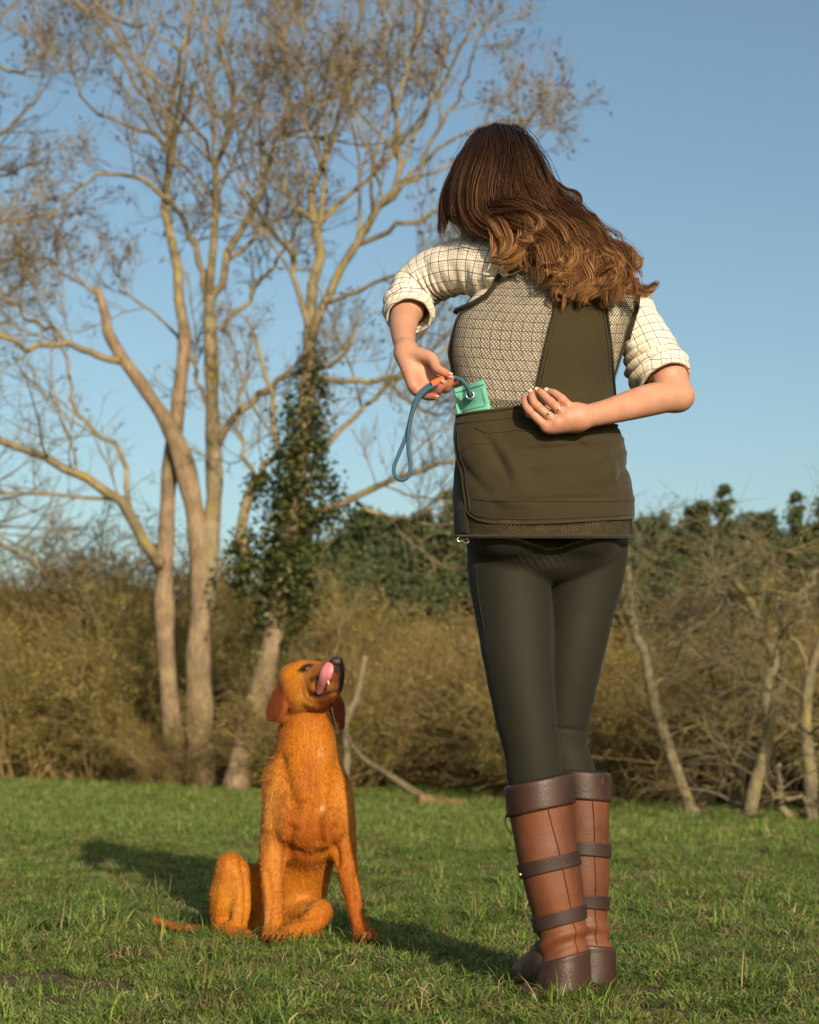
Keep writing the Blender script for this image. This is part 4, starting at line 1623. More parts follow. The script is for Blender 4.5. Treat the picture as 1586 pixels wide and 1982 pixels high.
    obj('zip_pull', bb.mesh('zip_pull'), STEEL, vest)


build_vest()


# ------------------------------------------------------------------ shirt
def loft(path, radii, n=60, m=56, amp=0.004, seed=0, ref=(0, 0, 1), folds=None, squash=None):
    C = catmull(path, n)
    R = np.interp(np.linspace(0, 1, n), np.linspace(0, 1, len(radii)), radii)
    R = np.convolve(np.pad(R, 3, 'edge'), np.ones(7) / 7, 'valid')
    Tn = norm(np.gradient(C, axis=0))
    A = np.zeros_like(C)
    a = norm(np.cross(Tn[0], np.asarray(ref, float)))
    for i in range(n):
        a = norm(a - Tn[i] * (a @ Tn[i]))
        A[i] = a
    B = np.cross(Tn, A)
    G = np.zeros((n, m + 1, 3))
    uv = np.zeros((n, m + 1, 2))
    S = np.concatenate([[0], np.cumsum(np.linalg.norm(np.diff(C, axis=0), axis=1))])
    for i in range(n):
        for j in range(m + 1):
            an = 2 * math.pi * (j % m) / m
            d = math.cos(an) * A[i] + math.sin(an) * B[i]
            w = amp * mnoise.noise(Vector((S[i] * 22 + seed, math.cos(an) * 1.3, math.sin(an) * 1.3 + seed)))
            w += 0.5 * amp * mnoise.noise(Vector((S[i] * 55 + seed, math.cos(an) * 2.5, math.sin(an) * 2.5 + seed)))
            if folds:
                w += folds(i / (n - 1), d, an, S[i])
            G[i, j] = C[i] + d * (R[i] + w)
            uv[i, j] = (R.mean() * an, S[i])
    v, q, _ = grid_mesh(G)
    return v, q[:, ::-1], uv.reshape(-1, 2), G, C, Tn


PX = 3.45 / FPX
body_shirt = cloth_patch(np.linspace(470, 830, 90), lambda y: RAD(-180), lambda y: RAD(180), 90, -0.003, 0.003, 2.0, 9)
shirt_b = MB()
shirt_b.add(body_shirt[0], body_shirt[1], uv=body_shirt[2])


def folds_left(t, d, an, s):
    # compression folds on the inner side of the bent elbow and under the arm
    inner = max(0.0, float(d @ norm((0.55, -0.35, -0.75))))
    f = math.exp(-((t - 0.60) / 0.16) ** 2) * inner * 0.0095 * math.sin(s * 300 + 2.0 * math.sin(an * 2))
    g = math.exp(-((t - 0.18) / 0.14) ** 2) * inner * 0.009 * math.sin(s * 190 + 3 * math.sin(an))
    h = math.exp(-((t - 0.88) / 0.12) ** 2) * 0.004 * math.sin(s * 260 + 2 * an)
    return f + g + h


def folds_right(t, d, an, s):
    inner = max(0.0, float(d @ norm((-0.8, -0.3, -0.4))))
    f = math.exp(-((t - 0.80) / 0.16) ** 2) * (0.25 + inner) * 0.009 * math.sin(s * 240 + 1.5 * math.sin(an * 2 + 1))
    g = math.exp(-((t - 0.25) / 0.2) ** 2) * 0.004 * math.sin(s * 150 + 4 * math.sin(an))
    return f + g


slL = loft(Pa([(1000, 530, 3.465), (965, 522, 3.475), (905, 515, 3.51), (848, 528, 3.555), (806, 555, 3.575), (792, 588, 3.550), (791, 612, 3.515)]),
           np.array([60, 64, 57, 52, 49, 44, 42]) * PX, 84, 64, 0.0045, 3.0, (0, 0, 1), folds_left)
slR = loft(Pa([(1165, 560, 3.515), (1205, 592, 3.510), (1240, 645, 3.488), (1267, 700, 3.462), (1287, 736, 3.438)]),
           np.array([46, 52, 50, 53, 50]) * PX, 70, 60, 0.004, 8.0, (0, 1, 0), folds_right)
for s_ in (slL, slR):
    shirt_b.add(s_[0], s_[1], uv=s_[2])
shirt = obj('shirt', shirt_b.mesh('shirt'), CHECK, PERSON)
solidify(shirt, 0.0016, -1)


def cuff(G, C, n0, n1, seed, nm='rolled_cuff', tiltv=None):
    rng = np.random.default_rng(seed)
    H = G[n0:n1].copy()
    for i in range(len(H)):
        t = i / (len(H) - 1)
        c = C[n0 + i]
        grow_ = 1.055 + 0.05 * math.sin(math.pi * t)
        H[i] = c + (H[i] - c) * grow_
    # turned edge
    last = C[n1 - 1] + (H[-1] - C[n1 - 1]) * 0.90
    v, q, uv = grid_mesh(np.concatenate([C[n0] + (H[:1] - C[n0]) * 0.93, H, last[None]]))
    o = obj(nm, mesh_np(nm, v, q[:, ::-1], uv=uv), CHECK, shirt)
    solidify(o, 0.002, -1)


cuff(slL[3], slL[4], 70, 84, 1)
cuff(slR[3], slR[4], 54, 70, 2)

# ------------------------------------------------------------------ body (one figure under the clothes)
HC = P(962, 374, 3.515)                                      # head centre
hf = norm((-0.62, 0.66, -0.43))
hu = np.array((-0.10, 0.42, 0.90))
hu = norm(hu - hf * (hu @ hf))
hr = np.cross(hf, hu)


def hp(r, f, u):
    return HC + hr * r + hf * f + hu * u


def body_mesh():
    s = SDF((-0.25, 3.2, -0.02), (0.75, 3.78, 1.80), 0.005)
    s.ell(hp(0, -0.012, 0.022), (0.076, 0.094, 0.098), 0.02, np.array([hr, hf, hu]))
    s.cone(hp(0, 0.045, -0.03), 0.058, hp(0, 0.062, -0.085), 0.036, 0.03)
    s.cone(hp(0, 0.092, 0.005), 0.009, hp(0, 0.110, -0.028), 0.0125, 0.012)          # nose
    s.cone(hp(-0.018, 0.090, -0.062), 0.008, hp(0.018, 0.090, -0.062), 0.008, 0.008)  # lips
    s.cone(hp(-0.032, 0.080, 0.022), 0.010, hp(0.032, 0.080, 0.022), 0.010, 0.012)    # brow
    for sg in (-1, 1):
        s.ell(hp(sg * 0.031, 0.082, 0.004), (0.013, 0.011, 0.010), 0.006)
        s.ell(hp(sg * 0.077, -0.005, -0.012), (0.008, 0.018, 0.030), 0.006, np.array([hr, hf, hu]))
    neck = P(1045, 480, 3.50)
    s.cone(hp(0, -0.03, -0.06), 0.056, neck, 0.06, 0.03)
    s.cone(P(1000, 520, 3.50), 0.05, P(1190, 555, 3.49), 0.05, 0.05)
    s.chain([(P(1075, 540, 3.49), 0.085), (P(1045, 680, 3.465), 0.085), (P(1040, 780, 3.46), 0.085), (P(1055, 960, 3.46), 0.095), (P(1060, 1000, 3.46), 0.085)], 0.05)
    s.chain([(P(1000, 510, 3.49), 0.046), (P(905, 515, 3.515), 0.04), (P(806, 553, 3.575), 0.038), (P(790, 600, 3.53), 0.035)], 0.02)
    s.chain([(P(1180, 570, 3.510), 0.040), (P(1240, 645, 3.488), 0.038), (P(1267, 700, 3.462), 0.037), (P(1300, 750, 3.435), 0.034)], 0.02)
    s.chain([(P(990, 1060, 3.44), 0.06), (P(1004, 1300, 3.415), 0.042), (P(1033, 1500, 3.40), 0.034), (P(1092, 1880, 3.40), 0.026)], 0.03)
    s.chain([(P(1140, 1060, 3.46), 0.056), (P(1103, 1300, 3.475), 0.040), (P(1092, 1440, 3.485), 0.032), (P(1112, 1520, 3.485), 0.030), (P(1150, 1870, 3.49), 0.024)], 0.03)
    V, Q = s.mesh(1)
    b = MB()
    b.add(V, Q, c=np.zeros((len(V), 3)))

    # forearm and hand holding the rope (palm towards the camera side)
    s = SDF(P(735, 790, 3.30) - 0.02, P(905, 560, 3.62) + 0.02, 0.0018)
    k = 0.010
    s.chain([(P(795, 570, 3.575), 0.038), (P(783, 618, 3.51), 0.031), (P(781, 650, 3.46), 0.0250), (P(785, 676, 3.418), 0.0205)], 0.015)
    w0 = P(787, 680, 3.412)
    mcp = Pa([(845, 722, 3.398), (835, 737, 3.396), (822, 749, 3.392), (808, 757, 3.388)])
    for m_, r_ in zip(mcp, (0.0125, 0.013, 0.0125, 0.0115)):
        s.cone(w0, 0.0165, m_, r_ * 0.9, 0.016)
    s.cone(P(780, 690, 3.405), 0.013, P(800, 746, 3.382), 0.0118, 0.014)
    s.chain([(P(800, 684, 3.398), 0.0165), (P(834, 694, 3.374), 0.0130), (P(846, 713, 3.354), 0.0098), (P(858, 720, 3.345), 0.0088), (P(870, 726, 3.338), 0.0068)], 0.009)
    s.chain([(mcp[3], 0.0098), (P(826, 767, 3.366), 0.0082), (P(845, 769, 3.343), 0.0062)], 0.004)
    s.chain([(mcp[2], 0.0105), (P(843, 759, 3.364), 0.0086), (P(852, 750, 3.346), 0.0082), (P(857, 740, 3.338), 0.0068)], 0.003)
    s.chain([(mcp[1], 0.0105), (P(861, 753, 3.362), 0.0086), (P(869, 744, 3.345), 0.0080), (P(873, 732, 3.336), 0.0068)], 0.003)
    s.chain([(mcp[0], 0.0105), (P(871, 742, 3.368), 0.0084), (P(889, 738, 3.345), 0.0064)], 0.003)
    V1, Q1 = s.mesh(1)
    tip = np.zeros(len(V1))
    for t_ in Pa([(843, 769, 3.345), (856, 741, 3.338), (872, 733, 3.336), (887, 738, 3.347), (869, 726, 3.338), (850, 755, 3.362), (812, 735, 3.38)]):
        tip = np.maximum(tip, np.exp(-(np.linalg.norm(V1 - t_, axis=1) / 0.018) ** 2))
    b.add(V1, Q1, c=np.repeat((tip * 0.75)[:, None], 3, 1))

    # forearm and hand resting on the pocket (back of the hand outwards)
    s = SDF(P(1000, 860, 3.23) - 0.01, P(1350, 690, 3.52) + 0.02, 0.0018)
    s.chain([(P(1296, 735, 3.44), 0.040), (P(1310, 766, 3.427), 0.031)], 0.02)
    s.ell(P(1322, 768, 3.425), (0.017, 0.022, 0.018), 0.015)
    s.chain([(P(1310, 766, 3.425), 0.0295), (P(1268, 772, 3.395), 0.0328), (P(1225, 783, 3.362), 0.0305), (P(1180, 796, 3.325), 0.0255), (P(1140, 805, 3.297), 0.0232), (P(1120, 808, 3.288), 0.0225)], 0.02)
    w0 = P(1119, 808, 3.287)
    mcp = Pa([(1108, 793, 3.280), (1097, 806, 3.275), (1079, 818, 3.275), (1058, 826, 3.281)])
    for m_, r_ in zip(mcp, (0.0125, 0.0125, 0.0125, 0.0120)):
        s.cone(w0, 0.0200, m_, r_, 0.016)
    s.cone(P(1112, 818, 3.293), 0.015, mcp[3] + np.array([0.012, 0.004, 0.0]), 0.0125, 0.014)
    for m_, pip, dip, tp in ((mcp[0], (1088, 773, 3.270), (1074, 762, 3.276), (1060, 757, 3.288)),
                             (mcp[1], (1066, 778, 3.264), (1051, 763, 3.268), (1041, 755, 3.280)),
                             (mcp[2], (1040, 786, 3.266), (1031, 772, 3.270), (1029, 760, 3.282)),
                             (mcp[3], (1026, 795, 3.274), (1018, 783, 3.280), (1016, 769, 3.290))):
        s.chain([(m_, 0.0100), (P(*pip), 0.0087), (P(*dip), 0.0080), (P(*tp), 0.0064)], 0.0022)
        s.ell(m_ + np.array([0, -0.004, 0.001]), (0.010, 0.009, 0.010), 0.006)
        s.ell(P(*pip) + np.array([0, -0.0015, 0]), (0.0090, 0.0088, 0.0090), 0.003)
    s.chain([(P(1112, 806, 3.300), 0.015), (P(1085, 800, 3.305), 0.011), (P(1062, 790, 3.305), 0.009)], 0.008)
    V2, Q2 = s.mesh(1)
    tip = np.zeros(len(V2))
    for t_, a_ in [(P(*p_), 1.0) for p_ in ((1060, 757, 3.288), (1041, 755, 3.28), (1029, 760, 3.282), (1017, 772, 3.29))] + [(P(*p_), 0.7) for p_ in ((1088, 773, 3.262), (1066, 778, 3.256), (1040, 786, 3.258), (1026, 795, 3.266), (1335, 772, 3.425))] + [(m_, 0.6) for m_ in mcp]:
        tip = np.maximum(tip, a_ * np.exp(-(np.linalg.norm(V2 - t_, axis=1) / 0.014) ** 2))
    b.add(V2, Q2, c=np.repeat((tip * 0.7)[:, None], 3, 1))
    return b.mesh('body')


body = obj('body', body_mesh(), SKIN, PERSON)

NAIL = NT('fingernail', 0.18, 0.5)
NAIL.col((0.72, 0.44, 0.36))
NAIL = NAIL.m


def nail(c, along, out, name='fingernail'):
    along = norm(along)
    out = norm(np.asarray(out) - along * (np.asarray(out) @ along))
    side = np.cross(along, out)
    s = SDF(c - 0.012, c + 0.012, 0.0009)
    s.ell(c, (0.0060, 0.0044, 0.0018), 0.001, np.array([along, side, out]))
    v, q = s.mesh(0)
    obj(name, mesh_np(name, v, q), NAIL, body)


for tp, fr, o_ in (((856, 740, 3.3305), (843, 758, 3.364), (0.2, -1, 0.1)), ((872, 731, 3.3285), (861, 752, 3.362), (0.2, -1, 0.1)), ((846, 767, 3.338), (826, 767, 3.366), (0.3, -0.7, 0.6)), ((888, 736, 3.340), (871, 741, 3.368), (0.2, -0.8, 0.6)), ((872, 723, 3.331), (846, 716, 3.352), (0.1, -0.6, 0.8))):
    nail(P(*tp), P(*tp) - P(*fr), o_)
for tp, fr, o_ in (((1059, 754, 3.2825), (1074, 762, 3.276), (0, -1, 0.35)), ((1040, 753, 3.2740), (1051, 763, 3.268), (0, -1, 0.35)), ((1028, 758, 3.2765), (1031, 772, 3.270), (-0.1, -1, 0.35)), ((1016, 770, 3.2845), (1018, 783, 3.280), (-0.2, -1, 0.3))):
    nail(P(*tp), P(*tp) - P(*fr), o_)


def finger_ring(c, ax, r, th, stone, name):
    ax = norm(ax)
    u = norm(np.cross(ax, (0, 0, 1.0)))
    w = np.cross(ax, u)
    an = np.linspace(0, 2 * math.pi, 33)
    b = MB()
    b.add(*tube(c + r * (np.cos(an)[:, None] * u + np.sin(an)[:, None] * w), th, 6))
    rg = obj(name, b.mesh(name), STEEL, body)
    out = np.array([0.0, -1.0, 0.15])
    out = norm(out - ax * (out @ ax))
    if stone == 1:
        s = SDF(c + out * r - 0.008, c + out * r + 0.008, 0.0008)
        s.ell(c + out * (r + 0.002), (0.0032, 0.0032, 0.0032), 0.001)
        v, q = s.mesh(0)
        obj('diamond', mesh_np('diamond', v, q, smooth=False), STEEL, rg)


def between(a, b, t):
    return P(*a) * (1 - t) + P(*b) * t


finger_ring(between((1079, 818, 3.275), (1040, 786, 3.266), 0.52), P(1040, 786, 3.266) - P(1079, 818, 3.275), 0.0096, 0.0011, 1, 'engagement_ring')
finger_ring(between((1097, 806, 3.275), (1066, 778, 3.264), 0.55), P(1066, 778, 3.264) - P(1097, 806, 3.275), 0.0096, 0.0016, 0, 'twisted_ring')


# ------------------------------------------------------------------ leggings
def leggings():
    s = SDF((0.02, 3.25, 0.30), (0.55, 3.66, 1.12), 0.004)
    s.ell(P(1058, 1030, 3.452), (0.163, 0.118, 0.11), 0.03)
    s.ell(P(990, 1024, 3.396), (0.084, 0.086, 0.074), 0.018)
    s.ell(P(1132, 1022, 3.404), (0.074, 0.082, 0.072), 0.018)
    s.chain([(P(988, 1040, 3.462), 0.086), (P(984, 1100, 3.460), 0.083), (P(995, 1200, 3.442), 0.076), (P(1005, 1300, 3.412), 0.067), (P(1021, 1400, 3.402), 0.060), (P(1030, 1450, 3.40), 0.056), (P(1036, 1500, 3.402), 0.055), (P(1042, 1545, 3.403), 0.052)], 0.012)
    s.chain([(P(1140, 1040, 3.478), 0.081), (P(1139, 1100, 3.484), 0.076), (P(1120, 1200, 3.480), 0.068), (P(1103, 1300, 3.475), 0.061), (P(1090, 1400, 3.483), 0.053), (P(1088, 1445, 3.485), 0.052), (P(1102, 1490, 3.485), 0.052), (P(1122, 1530, 3.486), 0.042)], 0.007)
    s.ell(P(1066, 1062, 3.455), (0.055, 0.075, 0.055), 0.012)
    s.cone(P(935, 1104, 3.352), 0.006, P(1060, 1090, 3.348), 0.013, 0.026, sub=True)
    s.cone(P(1086, 1090, 3.348), 0.013, P(1205, 1102, 3.375), 0.006, 0.026, sub=True)
    s.cone(P(1072, 985, 3.325), 0.006, P(1074, 1085, 3.340), 0.012, 0.03, sub=True)
    V, Q = s.mesh(2)
    N = vnormals(V, Q)
    KX, _, KZ = P(1092, 1411, 3.44)
    for i, p in enumerate(V):
        fine = 0.0012 * mnoise.noise(Vector((p[0] * 14, p[1] * 14, p[2] * 26)))
        knee = -0.0035 * math.exp(-((p[2] - KZ + (p[0] - KX) * 0.12) / 0.0035) ** 2) * (p[0] > KX - 0.03)
        seat = 0.0014 * math.exp(-((p[2] - P(1060, 1085, 3.4)[2]) / 0.018) ** 2 - ((p[0] - P(1045, 1085, 3.4)[0]) / 0.05) ** 2) * math.sin((p[0] + p[2] * 0.8) * 420)
        V[i] += N[i] * (fine + knee + seat)
    o = obj('leggings', mesh_np('leggings', V, Q), LEGG, PERSON)
    # outseam
    b = MB()
    pts = []
    for y, x in ((1045, 928), (1100, 922), (1160, 928), (1220, 938)):
        pts.append((x, y))
    # find the surface by marching towards the leg
    from mathutils.bvhtree import BVHTree
    bv = BVHTree.FromPolygons([tuple(v) for v in V], [tuple(int(a) for a in f) for f in Q])
    ln = []
    for x, y in catmull([(x, y, 0) for x, y in pts], 40)[:, :2]:
        o3 = P(x, y, 2.9)
        h = bv.ray_cast(Vector(o3), Vector(P(x, y, 3.9) - o3).normalized())
        if h[0] is not None:
            ln.append(np.array(h[0]) + np.array(h[1]) * 0.0003)
    if len(ln) > 4:
        b.add(*tube(np.array(ln), 0.0009, 5))
        obj('outseam', b.mesh('outseam'), DARKLINE, o)


leggings()


# ------------------------------------------------------------------ boots
def boot(rows, tilt, bands, heel, fdir, seam, label, shaft_y, ank):
    R = np.array(rows, float)
    root = bpy.data.objects.new('boot', None)
    COL.objects.link(root)
    root.location = tuple(heel)
    root.parent = PERSON
    root.matrix_parent_inverse = Matrix.Translation(-Vector(PERSON.location))
    root['label'] = label

    def part(nm, me, mat, parent=None):
        o = bpy.data.objects.new(nm, me)
        me.materials.append(mat)
        COL.objects.link(o)
        o.parent = parent or root
        o.matrix_parent_inverse = Matrix.Translation(-Vector(heel))
        return o

    def pt(th, y, off):
        xl, xr, b, Yc = [np.interp(y, R[:, 0], R[:, i]) for i in range(1, 5)]
        cx, a = (xl + xr) / 2, (xr - xl) / 2
        yy = y + tilt * math.sin(th) - 4 * math.cos(th) * 0
        p0 = P(cx, yy, Yc)
        # corner-ish back seam gives a faceted look
        w = 1 + 0.03 * math.cos(2 * th)
        q = P(cx + (a + off * 960) * math.sin(th) * w, yy, Yc - (b + off) * math.cos(th))
        cr = 0.0035 * mnoise.noise(Vector((q[0] * 14, q[1] * 14, q[2] * 16))) * sstep(R[0, 0] + 30, R[0, 0] + 120, y)
        sag = 0.0055 * math.sin((y - ank) * 0.15 + 1.6 * math.sin(th + 1)) * math.exp(-((y - (ank - 28)) / 24.0) ** 2)
        d = norm(q - p0)
        return q + d * (cr + sag)

    def band(nm, y0, y1, off, mat, n=16, lip=False, parent=None):
        ys = np.linspace(y0, y1, n)
        G = np.array([[pt(t, y, off) for t in np.linspace(-math.pi, math.pi, 57)] for y in ys])
        if lip:
            C = np.array([P(*[(np.interp(y0, R[:, 0], R[:, 1]) + np.interp(y0, R[:, 0], R[:, 2])) / 2, y0, np.interp(y0, R[:, 0], R[:, 4])])])
            G = np.concatenate([[C[0] + (G[0] - C[0]) * 0.90 + np.array([0, 0, -0.02])], [C[0] + (G[0] - C[0]) * 0.965 + np.array([0, 0, 0.002])], G])
        v, q, uv = grid_mesh(G)
        o = part(nm, mesh_np(nm, v, q[:, ::-1], uv=uv), mat, parent)
        if mat is STRAP or mat is DKBR:
            solidify(o, 0.002, 1)
        return o, G

    sh, G = band('shaft', shaft_y[0], shaft_y[1], 0.0, TAN, 60)
    for nm, y0, y1 in bands:
        o, G = band(nm, y0, y1, 0.003, STRAP if nm == 'strap' else DKBR, 12, nm == 'cuff')
        b = MB()
        for g in ((G[-2],) if nm == 'cuff' else (G[1],) if nm == 'counter' else (G[1], G[-2])):
            c = g.mean(0)
            L = c + (g - c) * 1.048
            for i in range(0, 56, 1):
                p0, p1 = L[i], L[i + 1]
                for f0, f1 in ((0.1, 0.4), (0.6, 0.9)):
                    v, q, t = tube(np.array([p0 + (p1 - p0) * f0, p0 + (p1 - p0) * f1]), 0.0006, 4)
                    b.add(v, q, t)
        so = part('stitching', b.mesh('stitching'), THREAD, o)
        so['kind'] = 'stuff'
    # back seam
    b = MB()
    L = []
    for x, y in catmull([(x, y, 0) for x, y in seam], 40)[:, :2]:
        xl, xr = np.interp(y, R[:, 0], R[:, 1]), np.interp(y, R[:, 0], R[:, 2])
        th = math.asin(max(-1, min(1, (x - (xl + xr) / 2) / ((xr - xl) / 2))))
        L.append(pt(th, y - tilt * math.sin(th), 0.0025 if 1 else 0))
    b.add(*tube(np.array(L), 0.0011, 6))
    part('back_seam', b.mesh('back_seam'), TAN)
    # foot
    H = np.asarray(heel, float)
    d = norm((fdir[0], fdir[1], 0))
    s = SDF(H + np.array([-0.30, -0.10, -0.01]), H + np.array([0.16, 0.40, 0.24]), 0.003)
    z = np.array([0, 0, 1.0])
    s.cone(H + d * 0.070 + z * 0.050, 0.030, H + d * 0.150 + z * 0.038, 0.031, 0.02)
    s.cone(H + d * 0.085 + z * 0.085, 0.030, H + d * 0.155 + z * 0.040, 0.029, 0.03)
    s.cone(H + d * 0.150 + z * 0.038, 0.031, H + d * 0.215 + z * 0.032, 0.025, 0.02)
    sl, X, Y, Z = s.block(s.lo, s.lo + s.n * s.h)
    s.D = np.maximum(s.D, (0.022 - (Z + 0 * X + 0 * Y)).astype(np.float32))
    zt = H[2] + 0.142
    s.D = np.maximum(s.D, ((Z + 0 * X + 0 * Y) - zt + ((X - H[0]) * 0.12)).astype(np.float32))
    V, Q = s.mesh(2)
    part('foot', mesh_np('foot', V, Q), DKBR)
    s = SDF(H + np.array([-0.30, -0.10, -0.02]), H + np.array([0.16, 0.40, 0.05]), 0.003)
    for a0, a1, r0, r1 in ((0.060, 0.150, 0.050, 0.036), (0.150, 0.215, 0.036, 0.028)):
        s.cone(H + d * a0 + z * 0.014, r0, H + d * a1 + z * 0.014, r1, 0.005, flat=((0, 0, 1), 3.2))
    V, Q = s.mesh(1)
    N = vnormals(V, Q)
    V = V + N * np.array([0.0022 * mnoise.noise(Vector(p * 90)) for p in V])[:, None]
    part('sole', mesh_np('sole', V, Q), SOLE)
    return root, part, pt


bl, partl, ptl = boot([(1500, 977, 1107, 0.066, 3.402), (1560, 984, 1112, 0.066, 3.402), (1660, 1003, 1121, 0.062, 3.402), (1770, 1031, 1134, 0.055, 3.402), (1815, 1041, 1137, 0.052, 3.400), (1850, 1044, 1139, 0.051, 3.398), (1885, 1041, 1141, 0.052, 3.396), (1935, 1038, 1143, 0.053, 3.394)],
                      -14, (('cuff', 1512, 1568), ('strap', 1660, 1687), ('strap', 1765, 1792), ('counter', 1852, 1930)), P(1092, 1925, 3.335) * np.array([1, 1, 0]), (-0.30, 0.95),
                      [(1060, 1562), (1072, 1610), (1086, 1668), (1098, 1730), (1110, 1790), (1117, 1846)], 'tan boot of the leg standing towards the dog', (1520, 1862), 1850)
br_, partr, ptr = boot([(1490, 1076, 1180, 0.060, 3.487), (1550, 1078, 1182, 0.060, 3.487), (1650, 1082, 1182, 0.057, 3.487), (1750, 1090, 1180, 0.051, 3.487), (1795, 1098, 1180, 0.049, 3.487), (1832, 1100, 1186, 0.049, 3.487), (1870, 1098, 1189, 0.050, 3.485), (1918, 1096, 1193, 0.051, 3.483)],
                       4, (('cuff', 1496, 1548), ('strap', 1630, 1656), ('strap', 1732, 1758), ('counter', 1830, 1906)), P(1150, 1916, 3.425) * np.array([1, 1, 0]), (-0.30, 0.95),
                       [(1147, 1548), (1150, 1600), (1152, 1680), (1153, 1760), (1155, 1828)], 'tan boot of the leg further from the dog', (1505, 1842), 1832)
# pull loop and stud on the nearer boot
_b = MB()
_b.add(*tube(catmull([ptl(RAD(-80), 1558, 0.002), ptl(RAD(-84), 1572, 0.010), ptl(RAD(-84), 1590, 0.009), ptl(RAD(-80), 1600, 0.002)], 16), 0.0022, 6))
partl('pull_loop', _b.mesh('pull_loop'), STRAP)
_c2 = ptl(RAD(-68), 1680, 0.007)
_s = SDF(_c2 - 0.01, _c2 + 0.01, 0.001)
_s.ell(_c2, (0.0045, 0.0045, 0.0045), 0.001)
_v, _q = _s.mesh(0)
partl('stud', mesh_np('stud', _v, _q), BRASS)


# ------------------------------------------------------------------ hair
def hair_mat():
    m = NT('hair', 0.46, 0.30)
    t = m.attr('tint')
    m.col(t)
    m.b.inputs['Specular Tint'].default_value = (0.75, 0.48, 0.30, 1)
    m.b.inputs['Sheen Weight'].default_value = 0.0
    return m.m


